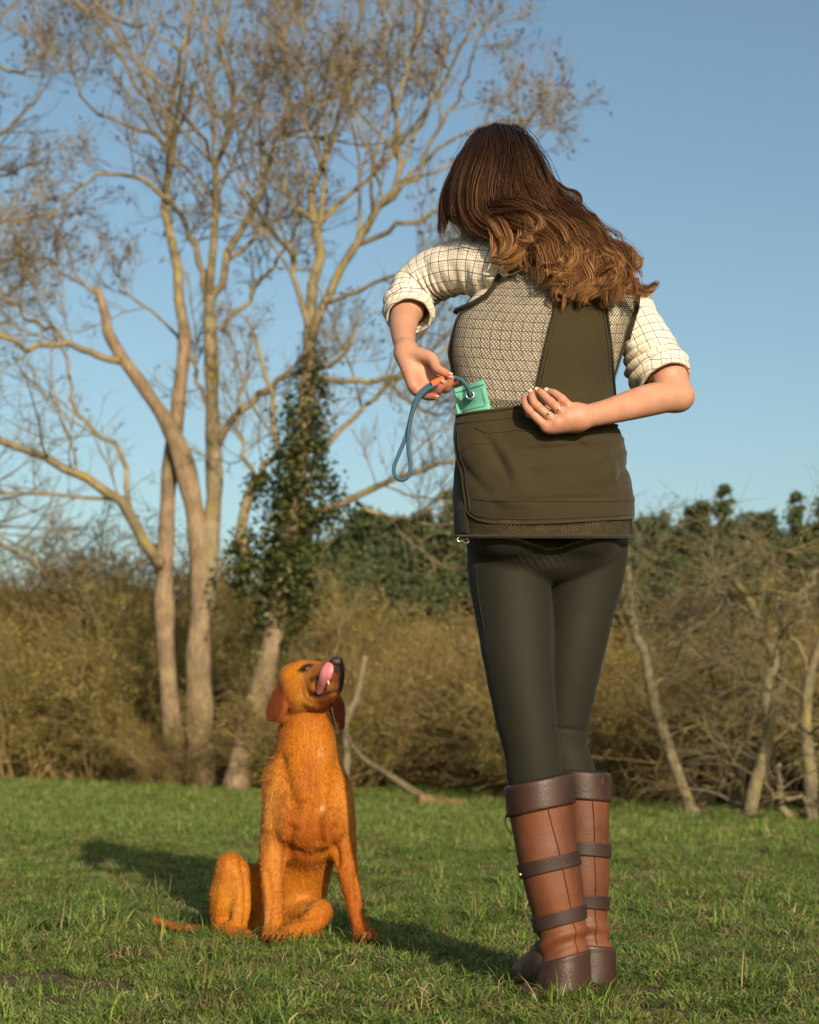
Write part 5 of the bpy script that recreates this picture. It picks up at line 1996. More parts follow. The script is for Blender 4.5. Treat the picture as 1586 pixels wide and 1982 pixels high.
def build_hair():
    rng = np.random.default_rng(17)
    # guide: points (x, y, depth), strands, spread root/mid/tip, wave amplitude, tip lightness
    Gd = []

    def g(pts, n, w=(0.012, 0.020, 0.012), wave=0.004, light=0.5, freq=2.2):
        Gd.append((pts, n, w, wave, light, freq))
    # side that falls past the face
    g([(938, 262, 3.50), (898, 304, 3.475), (873, 358, 3.47), (857, 412, 3.475), (855, 464, 3.48)], 300, (0.010, 0.008, 0.005), 0.003, 0.05)
    g([(944, 258, 3.49), (906, 296, 3.455), (882, 345, 3.445), (862, 398, 3.455), (852, 452, 3.465)], 300, (0.010, 0.009, 0.005), 0.003, 0.05)
    # back of the head
    for x0, pts in ((950, [(920, 296, 3.425), (904, 350, 3.412), (903, 398, 3.42), (915, 428, 3.42), (955, 440, 3.40)]),
                    (952, [(934, 300, 3.412), (918, 355, 3.398), (918, 402, 3.402), (945, 425, 3.39), (990, 440, 3.375)]),
                    (955, [(946, 303, 3.402), (932, 360, 3.388), (938, 405, 3.388), (975, 425, 3.375), (1030, 450, 3.362)]),
                    (957, [(962, 306, 3.400), (954, 365, 3.383), (965, 408, 3.378), (1010, 432, 3.366), (1065, 470, 3.352)]),
                    (960, [(978, 306, 3.400), (977, 365, 3.382), (995, 412, 3.374), (1045, 450, 3.358), (1088, 505, 3.348)]),
                    (962, [(992, 304, 3.403), (1002, 362, 3.386), (1028, 412, 3.374), (1072, 458, 3.358), (1108, 525, 3.350)]),
                    (964, [(994, 302, 3.412), (1018, 356, 3.392), (1048, 408, 3.378), (1098, 460, 3.364), (1130, 535, 3.356)]),
                    (966, [(996, 298, 3.425), (1024, 350, 3.402), (1056, 404, 3.386), (1110, 455, 3.372), (1150, 515, 3.364)]),
                    (968, [(1003, 294, 3.440), (1034, 344, 3.415), (1068, 394, 3.396), (1124, 446, 3.380), (1170, 508, 3.374)])):
        g([(x0 - 4, 278, 3.575), (x0, 257, 3.53), (0.5 * (x0 + pts[0][0]), 266, 3.468)] + pts, 640, (0.015, 0.018, 0.018), 0.010, 0.22, 1.3)
    # curls over the shoulder
    g([(920, 404, 3.395), (955, 402, 3.365), (998, 402, 3.345), (1024, 430, 3.340), (1014, 480, 3.345), (985, 508, 3.355), (960, 506, 3.362)], 420, (0.010, 0.011, 0.006), 0.004, 1.5, 1.5)
    g([(912, 408, 3.40), (938, 404, 3.375), (966, 424, 3.362), (984, 462, 3.356), (972, 496, 3.360), (948, 502, 3.372)], 300, (0.009, 0.009, 0.005), 0.004, 1.4, 1.5)
    g([(922, 420, 3.39), (944, 436, 3.375), (956, 470, 3.372), (950, 502, 3.376)], 140, (0.007, 0.007, 0.004), 0.004, 1.3)
    g([(955, 410, 3.365), (1010, 404, 3.342), (1050, 426, 3.338), (1040, 458, 3.342), (1004, 466, 3.350)], 300, (0.012, 0.012, 0.008), 0.004, 1.2)
    g([(1000, 425, 3.36), (1022, 450, 3.345), (1010, 490, 3.348), (1028, 520, 3.352)], 120, (0.008, 0.009, 0.005), 0.006, 1.2)
    # long waves down the back, ends at different heights
    waves = [
        ([(1000, 425, 3.366), (1048, 452, 3.350), (1080, 492, 3.342), (1098, 530, 3.338), (1086, 566, 3.340)], 1.2),
        ([(1015, 420, 3.366), (1070, 452, 3.348), (1100, 500, 3.340), (1122, 550, 3.336), (1112, 602, 3.340)], 1.0),
        ([(1035, 418, 3.366), (1090, 458, 3.350), (1124, 505, 3.342), (1140, 550, 3.338), (1160, 580, 3.342)], 0.9),
        ([(1060, 415, 3.372), (1112, 458, 3.354), (1146, 505, 3.346), (1168, 545, 3.344), (1152, 596, 3.350)], 0.8),
        ([(1075, 405, 3.38), (1128, 452, 3.364), (1168, 500, 3.354), (1196, 535, 3.352), (1186, 580, 3.358)], 0.7),
        ([(1085, 395, 3.39), (1138, 446, 3.376), (1182, 490, 3.364), (1212, 520, 3.360), (1222, 560, 3.364)], 0.6),
        ([(1070, 440, 3.36), (1106, 476, 3.340), (1116, 522, 3.333), (1140, 560, 3.334), (1134, 606, 3.340)], 1.5),
        ([(1040, 440, 3.358), (1070, 476, 3.342), (1072, 520, 3.340), (1090, 552, 3.340), (1070, 588, 3.346)], 1.4),
        ([(1095, 430, 3.37), (1146, 474, 3.350), (1160, 522, 3.342), (1188, 556, 3.342), (1202, 604, 3.350)], 1.1),
        ([(1110, 450, 3.362), (1150, 500, 3.344), (1182, 530, 3.340), (1178, 566, 3.342), (1206, 590, 3.350)], 1.4)]
    for pts, li in waves:
        pts = [(x_, y_ - 18 * max(0.0, min(1.0, (y_ - 430) / 120.0)), d_) for x_, y_, d_ in pts]
        g(pts, 420, (0.018, 0.014, 0.010), 0.019, li, 1.25)
        g(pts, 240, (0.020, 0.022, 0.018), 0.022, li * 1.1, 1.6)
    for k_ in range(16):                                   # loose separate ringlets
        x_, y_ = 1050 + 150 * rng.uniform(), 440 + 60 * rng.uniform()
        x_ = max(x_, 1040 + (y_ - 440) * 0.6)
        e_ = rng.uniform(60, 120)
        g([(x_ - 25, y_ - 25, 3.36), (x_ + 4, y_ + e_ * 0.3, 3.338), (x_ + rng.uniform(5, 40), y_ + e_ * 0.65, 3.334), (x_ + rng.uniform(0, 45), min(592, y_ + e_), 3.340)], 70, (0.006, 0.006, 0.004), 0.012, rng.uniform(0.7, 1.7), 1.5)
    # flicks and wisps at the edge
    g([(1120, 440, 3.385), (1165, 485, 3.372), (1205, 515, 3.368), (1232, 520, 3.366), (1244, 494, 3.366)], 150, (0.012, 0.008, 0.003), 0.004, 0.9)
    g([(1140, 470, 3.37), (1185, 515, 3.362), (1218, 545, 3.360), (1250, 560, 3.360), (1278, 546, 3.360)], 230, (0.014, 0.009, 0.003), 0.004, 1.2)
    g([(1150, 500, 3.36), (1195, 540, 3.356), (1230, 565, 3.358), (1258, 562, 3.360)], 110, (0.012, 0.008, 0.004), 0.006, 1.2)
    g([(1012, 298, 3.43), (1052, 342, 3.412), (1090, 370, 3.405), (1116, 384, 3.40), (1112, 408, 3.40)], 90, (0.006, 0.006, 0.004), 0.004, 0.3)
    g([(1075, 370, 3.405), (1112, 410, 3.392), (1146, 428, 3.386), (1152, 452, 3.384), (1146, 480, 3.384)], 170, (0.010, 0.010, 0.006), 0.008, 0.7)
    g([(1100, 410, 3.39), (1140, 450, 3.38), (1180, 478, 3.372), (1222, 500, 3.366), (1240, 522, 3.364)], 150, (0.012, 0.009, 0.004), 0.006, 0.9)
    S = 20
    hv, hq, hc = [], [], []
    nv = 0
    root_c = np.array((0.014, 0.0058, 0.0038))
    mid_c = np.array((0.050, 0.0165, 0.0080))
    tip_c = np.array((0.27, 0.132, 0.052))
    for pts, n, w, wave, light, freq in Gd:
        n = int(n * 1.35)
        pts = Pa(pts)
        C = catmull(pts, S)
        t = np.linspace(0, 1, S)
        Tn = norm(np.gradient(C, axis=0))
        out = C - (HC + np.array([0.02, 0.03, -0.04]))
        out[:, 1] -= 0.05
        Nn = norm(out - Tn * (out * Tn).sum(1, keepdims=True))
        Bn = np.cross(Tn, Nn)
        spread = np.interp(t, [0, 0.5, 1], w)
        nc = max(3, n // 32)
        cl = rng.integers(0, nc, n)
        ca = rng.normal(0, 1, (nc, 2))
        off = 0.92 * ca[cl] + rng.normal(0, 0.38 if light < 0.5 else 0.24, (n, 2))
        off[:, 1] *= 0.45
        ph = rng.uniform(0, 6.28, nc)[cl] + rng.normal(0, 0.25, n)
        fr = freq * (1 + 0.25 * rng.normal(0, 1, nc)[cl])
        amp = wave * np.clip(rng.normal(1, 0.3, nc), 0.3, 2)[cl]
        env = sstep(0.15, 0.8, t)
        wv = amp[:, None] * env[None] * np.sin(fr[:, None] * 6.28 * t[None] + ph[:, None])
        wn_ = amp[:, None] * env[None] * np.cos(fr[:, None] * 6.28 * t[None] + ph[:, None]) * 0.7
        stray = (rng.uniform(0, 1, n) < 0.04) * rng.uniform(0.3, 1.1, n)
        sp = spread[None] * (1 + stray[:, None] * t[None])
        X = C[None] + Bn[None] * (off[:, :1] * sp + wv)[:, :, None] + Nn[None] * (off[:, 1:] * sp + wn_)[:, :, None]
        # ragged lengths
        cut = np.clip(rng.uniform(0.72, 1.04, nc)[cl] + rng.normal(0, 0.03, n), 0.55, 1.0)
        if w[2] <= 0.004:
            cut = rng.uniform(0.9, 1.0, n)
        ti = cut[:, None] * t[None] * (S - 1)
        i0 = np.minimum(ti.astype(int), S - 2)
        f = (ti - i0)[:, :, None]
        rows = np.arange(n)[:, None]
        X = X[rows, i0] * (1 - f) + X[rows, i0 + 1] * f
        TT = norm(np.gradient(X, axis=1))
        an = rng.normal(0, 0.7, n)[:, None, None]
        W = norm(np.cos(an) * Bn[None] + np.sin(an) * Nn[None])
        W = norm(W - TT * (W * TT).sum(2, keepdims=True))
        wd = (rng.uniform(0.0003, 0.00062, n)[:, None] * np.interp(t, [0, 0.1, 0.8, 1], [0.6, 1, 0.85, 0.25])[None])[:, :, None]
        V = np.stack([X - W * wd, X + W * wd], 2).reshape(-1, 3)
        b = (np.arange(n) * S * 2)[:, None] + nv
        s_ = (np.arange(S - 1) * 2)[None]
        hq.append(np.stack([b + s_, b + s_ + 1, b + s_ + 3, b + s_ + 2], -1).reshape(-1, 4))
        # colour: dark roots, lighter lengths
        ypos = np.clip((P(950, 400, 3.4)[2] - X[:, :, 2]) / 0.20, -1, 1)
        k1 = np.clip(0.30 + 0.70 * ypos, 0.0, 1)
        k2 = np.clip((t[None] - 0.30) / 0.7, 0, 1) * light * np.clip(rng.normal(0.6, 0.4, nc), 0.02, 1.3)[cl][:, None]
        k2 = np.clip(k2 + 0.2 * light * (ypos > 0.2) * rng.uniform(0, 1, n)[:, None], 0, 1)
        c = root_c * (1 - k1[..., None]) + mid_c * k1[..., None]
        c = c * (1 - k2[..., None]) + tip_c * k2[..., None]
        c = c * np.clip(rng.normal(1, 0.28, n), 0.45, 1.8)[:, None, None]
        hc.append(np.repeat(c.reshape(-1, 3), 2, 0))
        hv.append(V)
        nv += len(V)
    hair = obj('hair', mesh_np('hair', np.vstack(hv), np.vstack(hq), col=np.vstack(hc)), hair_mat(), PERSON)
    # dense under-layer the strands lie on
    s = SDF(P(820, 640, 3.30) - 0.03, P(1290, 230, 3.62) + 0.03, 0.005)
    s.ell(hp(0, -0.020, 0.028), (0.084, 0.098, 0.104), 0.02, np.array([hr, hf, hu]))
    s.cone(P(985, 370, 3.455), 0.062, P(1045, 440, 3.415), 0.050, 0.03)
    s.cone(P(1045, 440, 3.415), 0.050, P(1130, 505, 3.395), 0.040, 0.03)
    s.cone(P(1130, 505, 3.395), 0.038, P(1180, 555, 3.385), 0.022, 0.03)
    s.cone(P(1075, 480, 3.385), 0.034, P(1110, 560, 3.370), 0.018, 0.03)
    s.cone(P(928, 330, 3.47), 0.036, P(930, 400, 3.46), 0.028, 0.03)
    s.cone(P(940, 415, 3.425), 0.026, P(1000, 435, 3.40), 0.024, 0.02)
    V, Q = s.mesh(2)
    m = NT('hair_underlayer', 0.6, 0.2)
    m.col(m.mix(m.noise(m.scale(m.pos(), (1, 1, 0.2)), 160, 3), (0.012, 0.006, 0.004), (0.035, 0.014, 0.008)))
    m.bump(m.noise(m.scale(m.pos(), (1, 1, 0.15)), 260, 3), 0.5, 0.004)
    u = obj('hair_underlayer', mesh_np('hair_underlayer', V, Q), m.m, hair)


build_hair()


def sunglasses():
    b = MB()
    L = hp(-0.066, 0.094, 0.006)
    Rr = hp(0.066, 0.094, 0.006)
    g = obj_root = None
    fr = MB()
    for sg in (-1, 1):
        an = np.linspace(0, 2 * math.pi, 25)
        c = hp(sg * 0.034, 0.100, -0.002)
        pts = c + 0.030 * np.cos(an)[:, None] * hr + 0.023 * np.sin(an)[:, None] * hu
        fr.add(*tube(pts, 0.0028, 6))
        fr.add(*tube(np.array([hp(sg * 0.064, 0.100, 0.006), hp(sg * 0.080, 0.085, 0.006), hp(sg * 0.086, 0.0, 0.008), hp(sg * 0.084, -0.03, -0.008)]), 0.0028, 6))
    fr.add(*tube(np.array([hp(-0.008, 0.104, 0.004), hp(0.008, 0.104, 0.004)]), 0.0026, 6))
    f = obj('sunglasses', fr.mesh('sunglasses'), BLACKPL, PERSON)
    for sg in (-1, 1):
        an = np.linspace(0, 2 * math.pi, 24, endpoint=False)
        c = hp(sg * 0.034, 0.100, -0.002)
        v = np.vstack([c + hf * 0.002, c + 0.029 * np.cos(an)[:, None] * hr + 0.022 * np.sin(an)[:, None] * hu])
        t = [(0, 1 + i, 1 + (i + 1) % 24) for i in range(24)]
        o = obj('lens', mesh_np('lens', v, None, t), BLACKPL, f)
        solidify(o, 0.0015, 0)


sunglasses()


# ================================================================== TRAINING DUMMY
def build_dummy():
    canvas = cloth_mat('teal_canvas', (0.085, 0.30, 0.225), (0.125, 0.38, 0.295), 30, bump=0.4)
    cm = NT('teal_canvas_dirty', 0.9, 0.1)
    p = cm.pos()
    c = cm.mix(cm.range(cm.noise(p, 22, 4), 0.3, 0.7), (0.10, 0.33, 0.25), (0.16, 0.44, 0.345))
    c = cm.mix(cm.math('MULTIPLY', cm.range(cm.noise(cm.scale(p, (1, 1, 2)), 70, 5, 0.7), 0.55, 0.7), 0.45), c, (0.24, 0.20, 0.12))
    cm.col(c)
    cm.bump(cm.noise(p, 800, 2), 0.3, 0.002)
    root = thing('training_dummy', 'teal canvas gundog training dummy with blue throw rope, half in the vest pocket', 'dog toy', P(915, 800, 3.365))
    # flat stitched head of the canvas bag, corners from the photo at the pocket's depth
    nr, nc = 34, 26

    def surf(u, v, side):
        tl, tr, bl, br = P(880, 752, 3.372), P(936, 735, 3.352), P(889, 825, 3.384), P(956, 812, 3.358)
        top = tl * (1 - u) + tr * u
        bot = bl * (1 - u) + br * u
        p = top * (1 - v) + bot * v
        xx = (880 * (1 - v) + 889 * v) * (1 - u) + (936 * (1 - v) + 956 * v) * u
        yy = (752 * (1 - v) + 825 * v) * (1 - u) + (735 * (1 - v) + 812 * v) * u
        p = P(xx, yy, TS(th_of(max(xx, 896), yy), yy, 0.020 - 0.006 * v)[1])
        nrm = norm(np.cross(tr - tl, bl - tl))
        if nrm[1] > 0:
            nrm = -nrm
        th = 0.0025 + 0.008 * sstep(0.50, 0.9, v) * (math.sin(math.pi * u) ** 0.5 if 0 < u < 1 else 0)
        w = 0.0016 * mnoise.noise(Vector((u * 4, v * 5, side)))
        edge = 0.003 * mnoise.noise(Vector((v * 6, u * 6, 7)))
        e = (tr - tl) * edge * 0.4
        # folded step between head and body
        th += 0.003 * (v > 0.68)
        return p + nrm * side * (th + w) + e
    for_v = []
    G1 = np.array([[surf(j / (nc - 1), i / (nr - 1), 1) for j in range(nc)] for i in range(nr)])
    G2 = np.array([[surf(j / (nc - 1), i / (nr - 1), -1) for j in range(nc)] for i in range(nr)])
    loop = np.concatenate([G1, G2[:, ::-1], G1[:, :1]], 1)
    v, q, uv = grid_mesh(loop)
    b = MB()
    b.add(v, q)
    cap = np.stack([G1[0], G2[0]], 0)
    v, q, uv = grid_mesh(cap)
    b.add(v, q)
    body_ = obj('canvas_body', b.mesh('canvas_body'), cm.m, root)
    st = simple_mat('teal_thread', (0.030, 0.16, 0.13), None, 20, 0.8)
    b = MB()
    for row in (4,):
        b.add(*tube(G1[row] + np.array([0, -0.0008, 0]), 0.0009, 5))
    b.add(*tube(np.vstack([G1[6:21, 3], G1[21, 3:22], G1[6:21, 22][::-1]]) + np.array([0, -0.0006, 0]), 0.0007, 5))
    obj('stitching', b.mesh('stitching'), st, body_)
    # eyelet
    c = P(910, 765, 3.3555)
    an = np.linspace(0, 2 * math.pi, 25)
    b = MB()
    b.add(*tube(np.stack([c[0] + 0.0075 * np.cos(an), np.full(25, c[1]) - 0.001 + 0.0015 * np.cos(an) * -1, c[2] + 0.0075 * np.sin(an)], 1), 0.0026, 8))
    obj('eyelet', b.mesh('eyelet'), STEEL, root)
    # rope
    rm = NT('blue_rope', 0.6, 0.3)
    uvw = rm.pos()
    wv = rm.n('ShaderNodeTexWave', wave_type='BANDS', Scale=160.0, Distortion=2.0)
    rm.set(wv.inputs['Vector'], uvw)
    rm.col(rm.mix(wv.outputs['Fac'], (0.022, 0.062, 0.105), (0.065, 0.140, 0.200)))
    rm.bump(wv.outputs['Fac'], 0.6, 0.002)
    pts = Pa([(912, 768, 3.368), (910, 764, 3.352), (904, 748, 3.338), (894, 736, 3.335), (882, 731, 3.340), (872, 731, 3.345), (858, 735, 3.346), (842, 742, 3.346)])
    b = MB()
    b.add(*tube(pts, 0.0041, 10, 50))
    loop_p = Pa([(856, 734, 3.346), (838, 742, 3.346), (818, 755, 3.346), (804, 776, 3.347), (796, 805, 3.35), (786, 845, 3.352), (772, 880, 3.352), (763, 905, 3.352), (766, 922, 3.352), (778, 929, 3.351), (791, 921, 3.350), (795, 900, 3.350), (791, 870, 3.349), (791, 840, 3.346), (797, 805, 3.342), (807, 778, 3.340), (822, 758, 3.340), (842, 746, 3.341), (858, 738, 3.342)])
    b.add(*tube(loop_p, 0.0042, 10, 150))
    obj('throw_rope', b.mesh('throw_rope'), rm.m, root)
    om = simple_mat('orange_sleeve', (0.80, 0.13, 0.03), (0.70, 0.10, 0.025), 60, 0.6)
    b = MB()
    b.add(*tube(Pa([(836, 745, 3.3435), (848, 739, 3.3435), (860, 735, 3.3435)]), [0.0078, 0.0082, 0.0076], 12, 14))
    obj('rope_sleeve', b.mesh('rope_sleeve'), om, root)


build_dummy()
# ================================================================== DOG
DY0 = 4.30
DPX = DY0 / FPX


def D(x, y, dy=0.0):
    return P(x, y, DY0 + dy)


def build_dog():
    rng = np.random.default_rng(3)
    g = ground_px(580, 1815)
    root = thing('dog', 'fox-red dog sitting on the grass looking up and licking its nose', 'dog', (g[0], g[1] + 0.1, 0))
    s = SDF(D(255, 1850, -0.30) * np.array([1, 1, 0]) - np.array([0.02, 0, 0.03]), D(770, 1240, 0.50) + 0.03, 0.004)
    px = DPX

    def c(pr, k=0.02, **kw):
        s.chain([(D(*p), r * px) for p, r in pr], k, **kw)

    def e(p, r, k=0.02, **kw):
        s.ell(D(*p), np.array(r) * px, k, **kw)
    # trunk
    c([((600, 1540, 0.07), 62), ((598, 1600, 0.085), 68), ((580, 1660, 0.16), 66), ((560, 1715, 0.23), 60), ((540, 1762, 0.30), 52)], 0.05)
    e((600, 1568, 0.035), (62, 56, 84), 0.06)
    e((566, 1690, 0.17), (66, 60, 58), 0.04)
    e((580, 1732, 0.19), (46, 50, 34), 0.04)
    # shoulders
    e((545, 1582, 0.05), (34, 46, 66), 0.04)
    e((652, 1582, 0.05), (31, 46, 64), 0.04)
    e((540, 1512, 0.055), (30, 40, 36), 0.03)
    # chest muscles
    e((570, 1596, -0.022), (30, 22, 40), 0.03)
    e((634, 1598, -0.022), (28, 22, 40), 0.03)
    e((600, 1540, -0.012), (26, 22, 44), 0.04)
    # neck
    c([((598, 1520, 0.05), 70), ((594, 1462, 0.045), 61), ((594, 1410, 0.04), 54), ((594, 1365, 0.03), 46)], 0.04)
    # head: skull, cheeks, brow, then the muzzle lifted up and towards the person
    e((584, 1327, 0.015), (42, 46, 41), 0.03)
    e((594, 1346, -0.012), (42, 38, 30), 0.03)
    e((570, 1312, 0.012), (26, 30, 24), 0.03)
    e((590, 1287, -0.012), (18, 15, 9), 0.012)
    e((612, 1296, -0.035), (15, 14, 14), 0.02)
    c([((608, 1324, -0.030), 33), ((630, 1309, -0.085), 27), ((645, 1298, -0.120), 20)], 0.025)
    e((648, 1288, -0.122), (17, 16, 15), 0.012)
    c([((610, 1352, -0.025), 27), ((630, 1344, -0.075), 20), ((643, 1337, -0.112), 14)], 0.010)
    e((654, 1316, -0.108), (12, 18, 24), 0.015)                     # far lip
    e((613, 1332, -0.082), (13, 16, 16), 0.010)                     # near lip
    e((607, 1358, -0.055), (18, 16, 12), 0.012)                     # jowl
    # mouth opening between the lips
    s.cone(D(616, 1336, -0.128), 3.5 * px, D(652, 1329, -0.165), 7 * px, 0.005, sub=True)
    # eye socket
    pass
    # ears
    nl = (-0.45, -0.88, 0.12)
    c([((551, 1318, 0.016), 12), ((541, 1346, -0.012), 18), ((535, 1374, -0.028), 22)], 0.006, flat=(nl, 3.8))
    c([((539, 1358, -0.022), 17), ((547, 1388, -0.030), 13)], 0.008, flat=(nl, 3.8))
    c([((535, 1366, -0.024), 15), ((523, 1388, -0.022), 9)], 0.008, flat=(nl, 3.8))
    c([((640, 1335, 0.02), 13), ((654, 1362, 0.015), 15), ((658, 1385, 0.01), 13), ((661, 1405, 0.01), 9)], 0.008, flat=((0.6, -0.8, 0.1), 2.8))
    # fore legs
    c([((540, 1600, 0.04), 33), ((531, 1655, 0.02), 27), ((528, 1712, -0.005), 22), ((530, 1765, -0.018), 18), ((530, 1790, -0.026), 18)], 0.014)
    e((532, 1640, 0.045), (24, 30, 34), 0.02)
    c([((655, 1600, 0.04), 31), ((666, 1652, 0.02), 23), ((681, 1725, -0.005), 17), ((692, 1775, -0.012), 15), ((697, 1792, -0.018), 15)], 0.014)
    e((664, 1635, 0.045), (22, 30, 32), 0.02)
    for cx, cyy, dd in ((530, 1807, -0.042), (706, 1807, -0.02)):
        e((cx, cyy, dd), (22, 28, 14), 0.012)
        for k in range(4):
            tx = cx - 16 + k * 11
            e((tx, cyy + 4, dd - 0.026 - (0.010 if k in (1, 2) else 0)), (7, 11, 8), 0.005)
    # hind leg held upright
    c([((512, 1755, 0.24), 52), ((470, 1715, 0.16), 42), ((446, 1680, 0.08), 24)], 0.03)
    c([((447, 1676, 0.08), 23), ((436, 1730, 0.11), 30), ((430, 1785, 0.14), 22)], 0.025)
    c([((464, 1688, 0.07), 16), ((468, 1745, 0.085), 19), ((462, 1798, 0.09), 16)], 0.015)
    c([((430, 1795, 0.12), 15), ((450, 1808, 0.06), 14), ((476, 1812, 0.01), 13)], 0.02)
    for k in range(4):
        e((466 + k * 9, 1815, -0.005 - 0.006 * (k % 3)), (6.5, 10, 7), 0.005)
    # hind leg folded out flat
    c([((545, 1772, 0.24), 50), ((585, 1772, 0.12), 30), ((620, 1766, 0.045), 21)], 0.025)
    c([((622, 1764, 0.045), 19), ((604, 1786, 0.02), 21), ((560, 1808, 0.015), 17)], 0.02)
    c([((604, 1800, 0.06), 20), ((570, 1812, 0.04), 18)], 0.02)
    # rump and tail
    e((505, 1788, 0.27), (70, 70, 40), 0.04)
    c([((440, 1796, 0.30), 13), ((395, 1800, 0.24), 10), ((335, 1792, 0.19), 8), ((300, 1780, 0.16), 6), ((272, 1772, 0.15), 3)], 0.02)
    sl, X, Y, Z = s.block(s.lo, s.lo + s.n * s.h)
    s.D = np.maximum(s.D, (0.004 - (Z + 0 * X + 0 * Y)).astype(np.float32))
    V, Q = s.mesh(1)
    N = vnormals(V, Q)
    from mathutils.bvhtree import BVHTree
    bvh = BVHTree.FromPolygons([tuple(v) for v in V], [tuple(int(i) for i in f) for f in Q])

    def hit(x, y):
        o3 = P(x, y, 3.0)
        r = bvh.ray_cast(Vector(o3), Vector(P(x, y, 6.0) - o3).normalized())
        return np.array(r[0]) if r[0] is not None else D(x, y, -0.05)

    def stroke(pts, w):
        c_ = np.array([hit(x, y) for x, y in catmull([(x, y, 0) for x, y in pts], 24)[:, :2]])
        d = np.full(len(V), 9.0)
        near = np.linalg.norm(V - c_.mean(0), axis=1) < 0.20
        d[near] = np.linalg.norm(V[near][:, None] - c_[None], axis=2).min(1)
        return np.exp(-(d / (w * px)) ** 2)
    # muscle and skin folds pressed into the form
    sculpt = np.zeros(len(V))
    for dep, w, pts in ((-0.010, 13, [(606, 1490), (611, 1545), (618, 1628)]), (-0.010, 13, [(545, 1470), (556, 1520), (574, 1566)]), (-0.006, 12, [(655, 1470), (648, 1520), (640, 1556)]),
                        (-0.011, 10, [(566, 1606), (558, 1640), (552, 1690)]), (-0.011, 10, [(646, 1606), (650, 1640), (652, 1668)]), (-0.006, 12, [(566, 1642), (600, 1658), (640, 1644)]),
                        (-0.010, 9, [(470, 1668), (478, 1715), (476, 1785)]), (-0.004, 5, [(556, 1386), (596, 1380), (642, 1374)]), (-0.005, 6, [(556, 1566), (586, 1556), (608, 1564)]), (-0.005, 6, [(624, 1564), (645, 1556), (664, 1566)]),
                        (0.007, 16, [(540, 1500), (524, 1545), (522, 1600)]), (0.006, 16, [(664, 1510), (672, 1560), (672, 1600)]), (0.006, 14, [(585, 1570), (582, 1610)]), (0.006, 14, [(640, 1572), (640, 1612)]),
                        (-0.006, 8, [(518, 1690), (524, 1740), (520, 1780)]), (-0.006, 7, [(690, 1690), (690, 1740), (698, 1780)]), (-0.006, 9, [(560, 1780), (590, 1776), (612, 1772)]), (0.004, 7, [(440, 1670), (428, 1720), (420, 1780)])):
        sculpt += dep * stroke(pts, w)
    V = V + N * sculpt[:, None]
    N = vnormals(V, Q)
    bvh = BVHTree.FromPolygons([tuple(v) for v in V], [tuple(int(i) for i in f) for f in Q])

    def blob(p, r):
        d = (V - D(*p)) / (np.array(r) * px)
        return np.exp(-(d ** 2).sum(1))
    # coat colours: fox red, paler belly, dark lips, dark ears; sunlit shoulder ruff and shaded chest painted in
    base = np.array((0.42, 0.140, 0.006))
    pale = np.array((0.50, 0.215, 0.038))
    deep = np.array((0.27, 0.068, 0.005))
    nz = np.array([mnoise.noise(Vector(p * 9)) for p in V])
    nz2 = np.array([mnoise.noise(Vector(p * 26)) for p in V])
    col = np.tile(base, (len(V), 1))

    def mixc(w, cc):
        nonlocal col
        w = np.clip(w, 0, 1)[:, None]
        col = col * (1 - w) + np.array(cc) * w
    mixc(0.5 + 0.9 * nz, deep)
    for fx, fy in ((530, 1808), (706, 1808), (480, 1812)):
        mixc(0.7 * blob((fx, fy, -0.04), (34, 60, 14)), (0.20, 0.062, 0.012))
    mixc(1.0 * blob((330, 1792, 0.2), (70, 60, 30)), (0.17, 0.055, 0.015))
    mixc(0.75 * sum(blob(*b) for b in (((530, 1530, 0.0), (36, 60, 60)), ((520, 1600, 0.0), (24, 60, 70)), ((670, 1560, 0.0), (20, 60, 60)), ((450, 1730, 0.05), (30, 60, 60)), ((585, 1345, -0.05), (22, 40, 30)))) * (0.7 + 0.5 * nz2), pale)  # sunlit shoulders put into the coat colour as paler patches
    mixc(0.65 * sum(blob(*b) for b in (((575, 1745, 0.05), (40, 60, 22)), ((530, 1715, 0.0), (16, 30, 70)), ((595, 1355, -0.06), (18, 30, 12)))), pale)
    mixc(0.8 * sum(blob(*b) for b in (((572, 1612, -0.08), (30, 40, 34)), ((645, 1615, -0.08), (24, 40, 34)), ((597, 1520, -0.03), (16, 40, 60)))), deep)  # shade of the chest hollow put into the coat colour
    mixc(1.2 * blob((512, 1785, 0.06), (16, 60, 28)), (0.50, 0.30, 0.21))     # bare inner thigh
    ear = sum(blob(*b) for b in (((534, 1374, -0.03), (26, 14, 28)), ((541, 1345, -0.015), (13, 14, 24)), ((660, 1385, 0.01), (18, 40, 34))))
    mixc(1.6 * ear, (0.105, 0.022, 0.006))
    dark = (0.022, 0.011, 0.008)
    mixc(1.5 * blob((662, 1318, -0.10), (13, 40, 30)), dark)
    mixc(1.3 * blob((654, 1294, -0.14), (12, 30, 12)), dark)
    mixc(1.25 * stroke([(603, 1316), (613, 1312), (620, 1320), (619, 1334), (609, 1342)], 4.5), dark)
    mixc(1.1 * stroke([(604, 1341), (616, 1347), (632, 1342), (650, 1336)], 4.0), dark)
    mixc(0.8 * stroke([(636, 1336), (650, 1332), (656, 1342)], 7.0) * (0.7 + 0.9 * nz2), (0.05, 0.024, 0.015))
    mixc(0.75 * stroke([(588, 1330), (590, 1345), (600, 1356), (618, 1360), (640, 1356)], 3.5), (0.12, 0.036, 0.010))
    mixc(0.6 * stroke([(606, 1296), (612, 1306), (606, 1318)], 5.0), (0.20, 0.062, 0.012))
    mixc(1.3 * stroke([(581, 1297), (588, 1290), (597, 1287), (604, 1289)], 4.0), dark)
    mixc(0.9 * stroke([(583, 1299), (592, 1299), (602, 1292)], 3.0), dark)
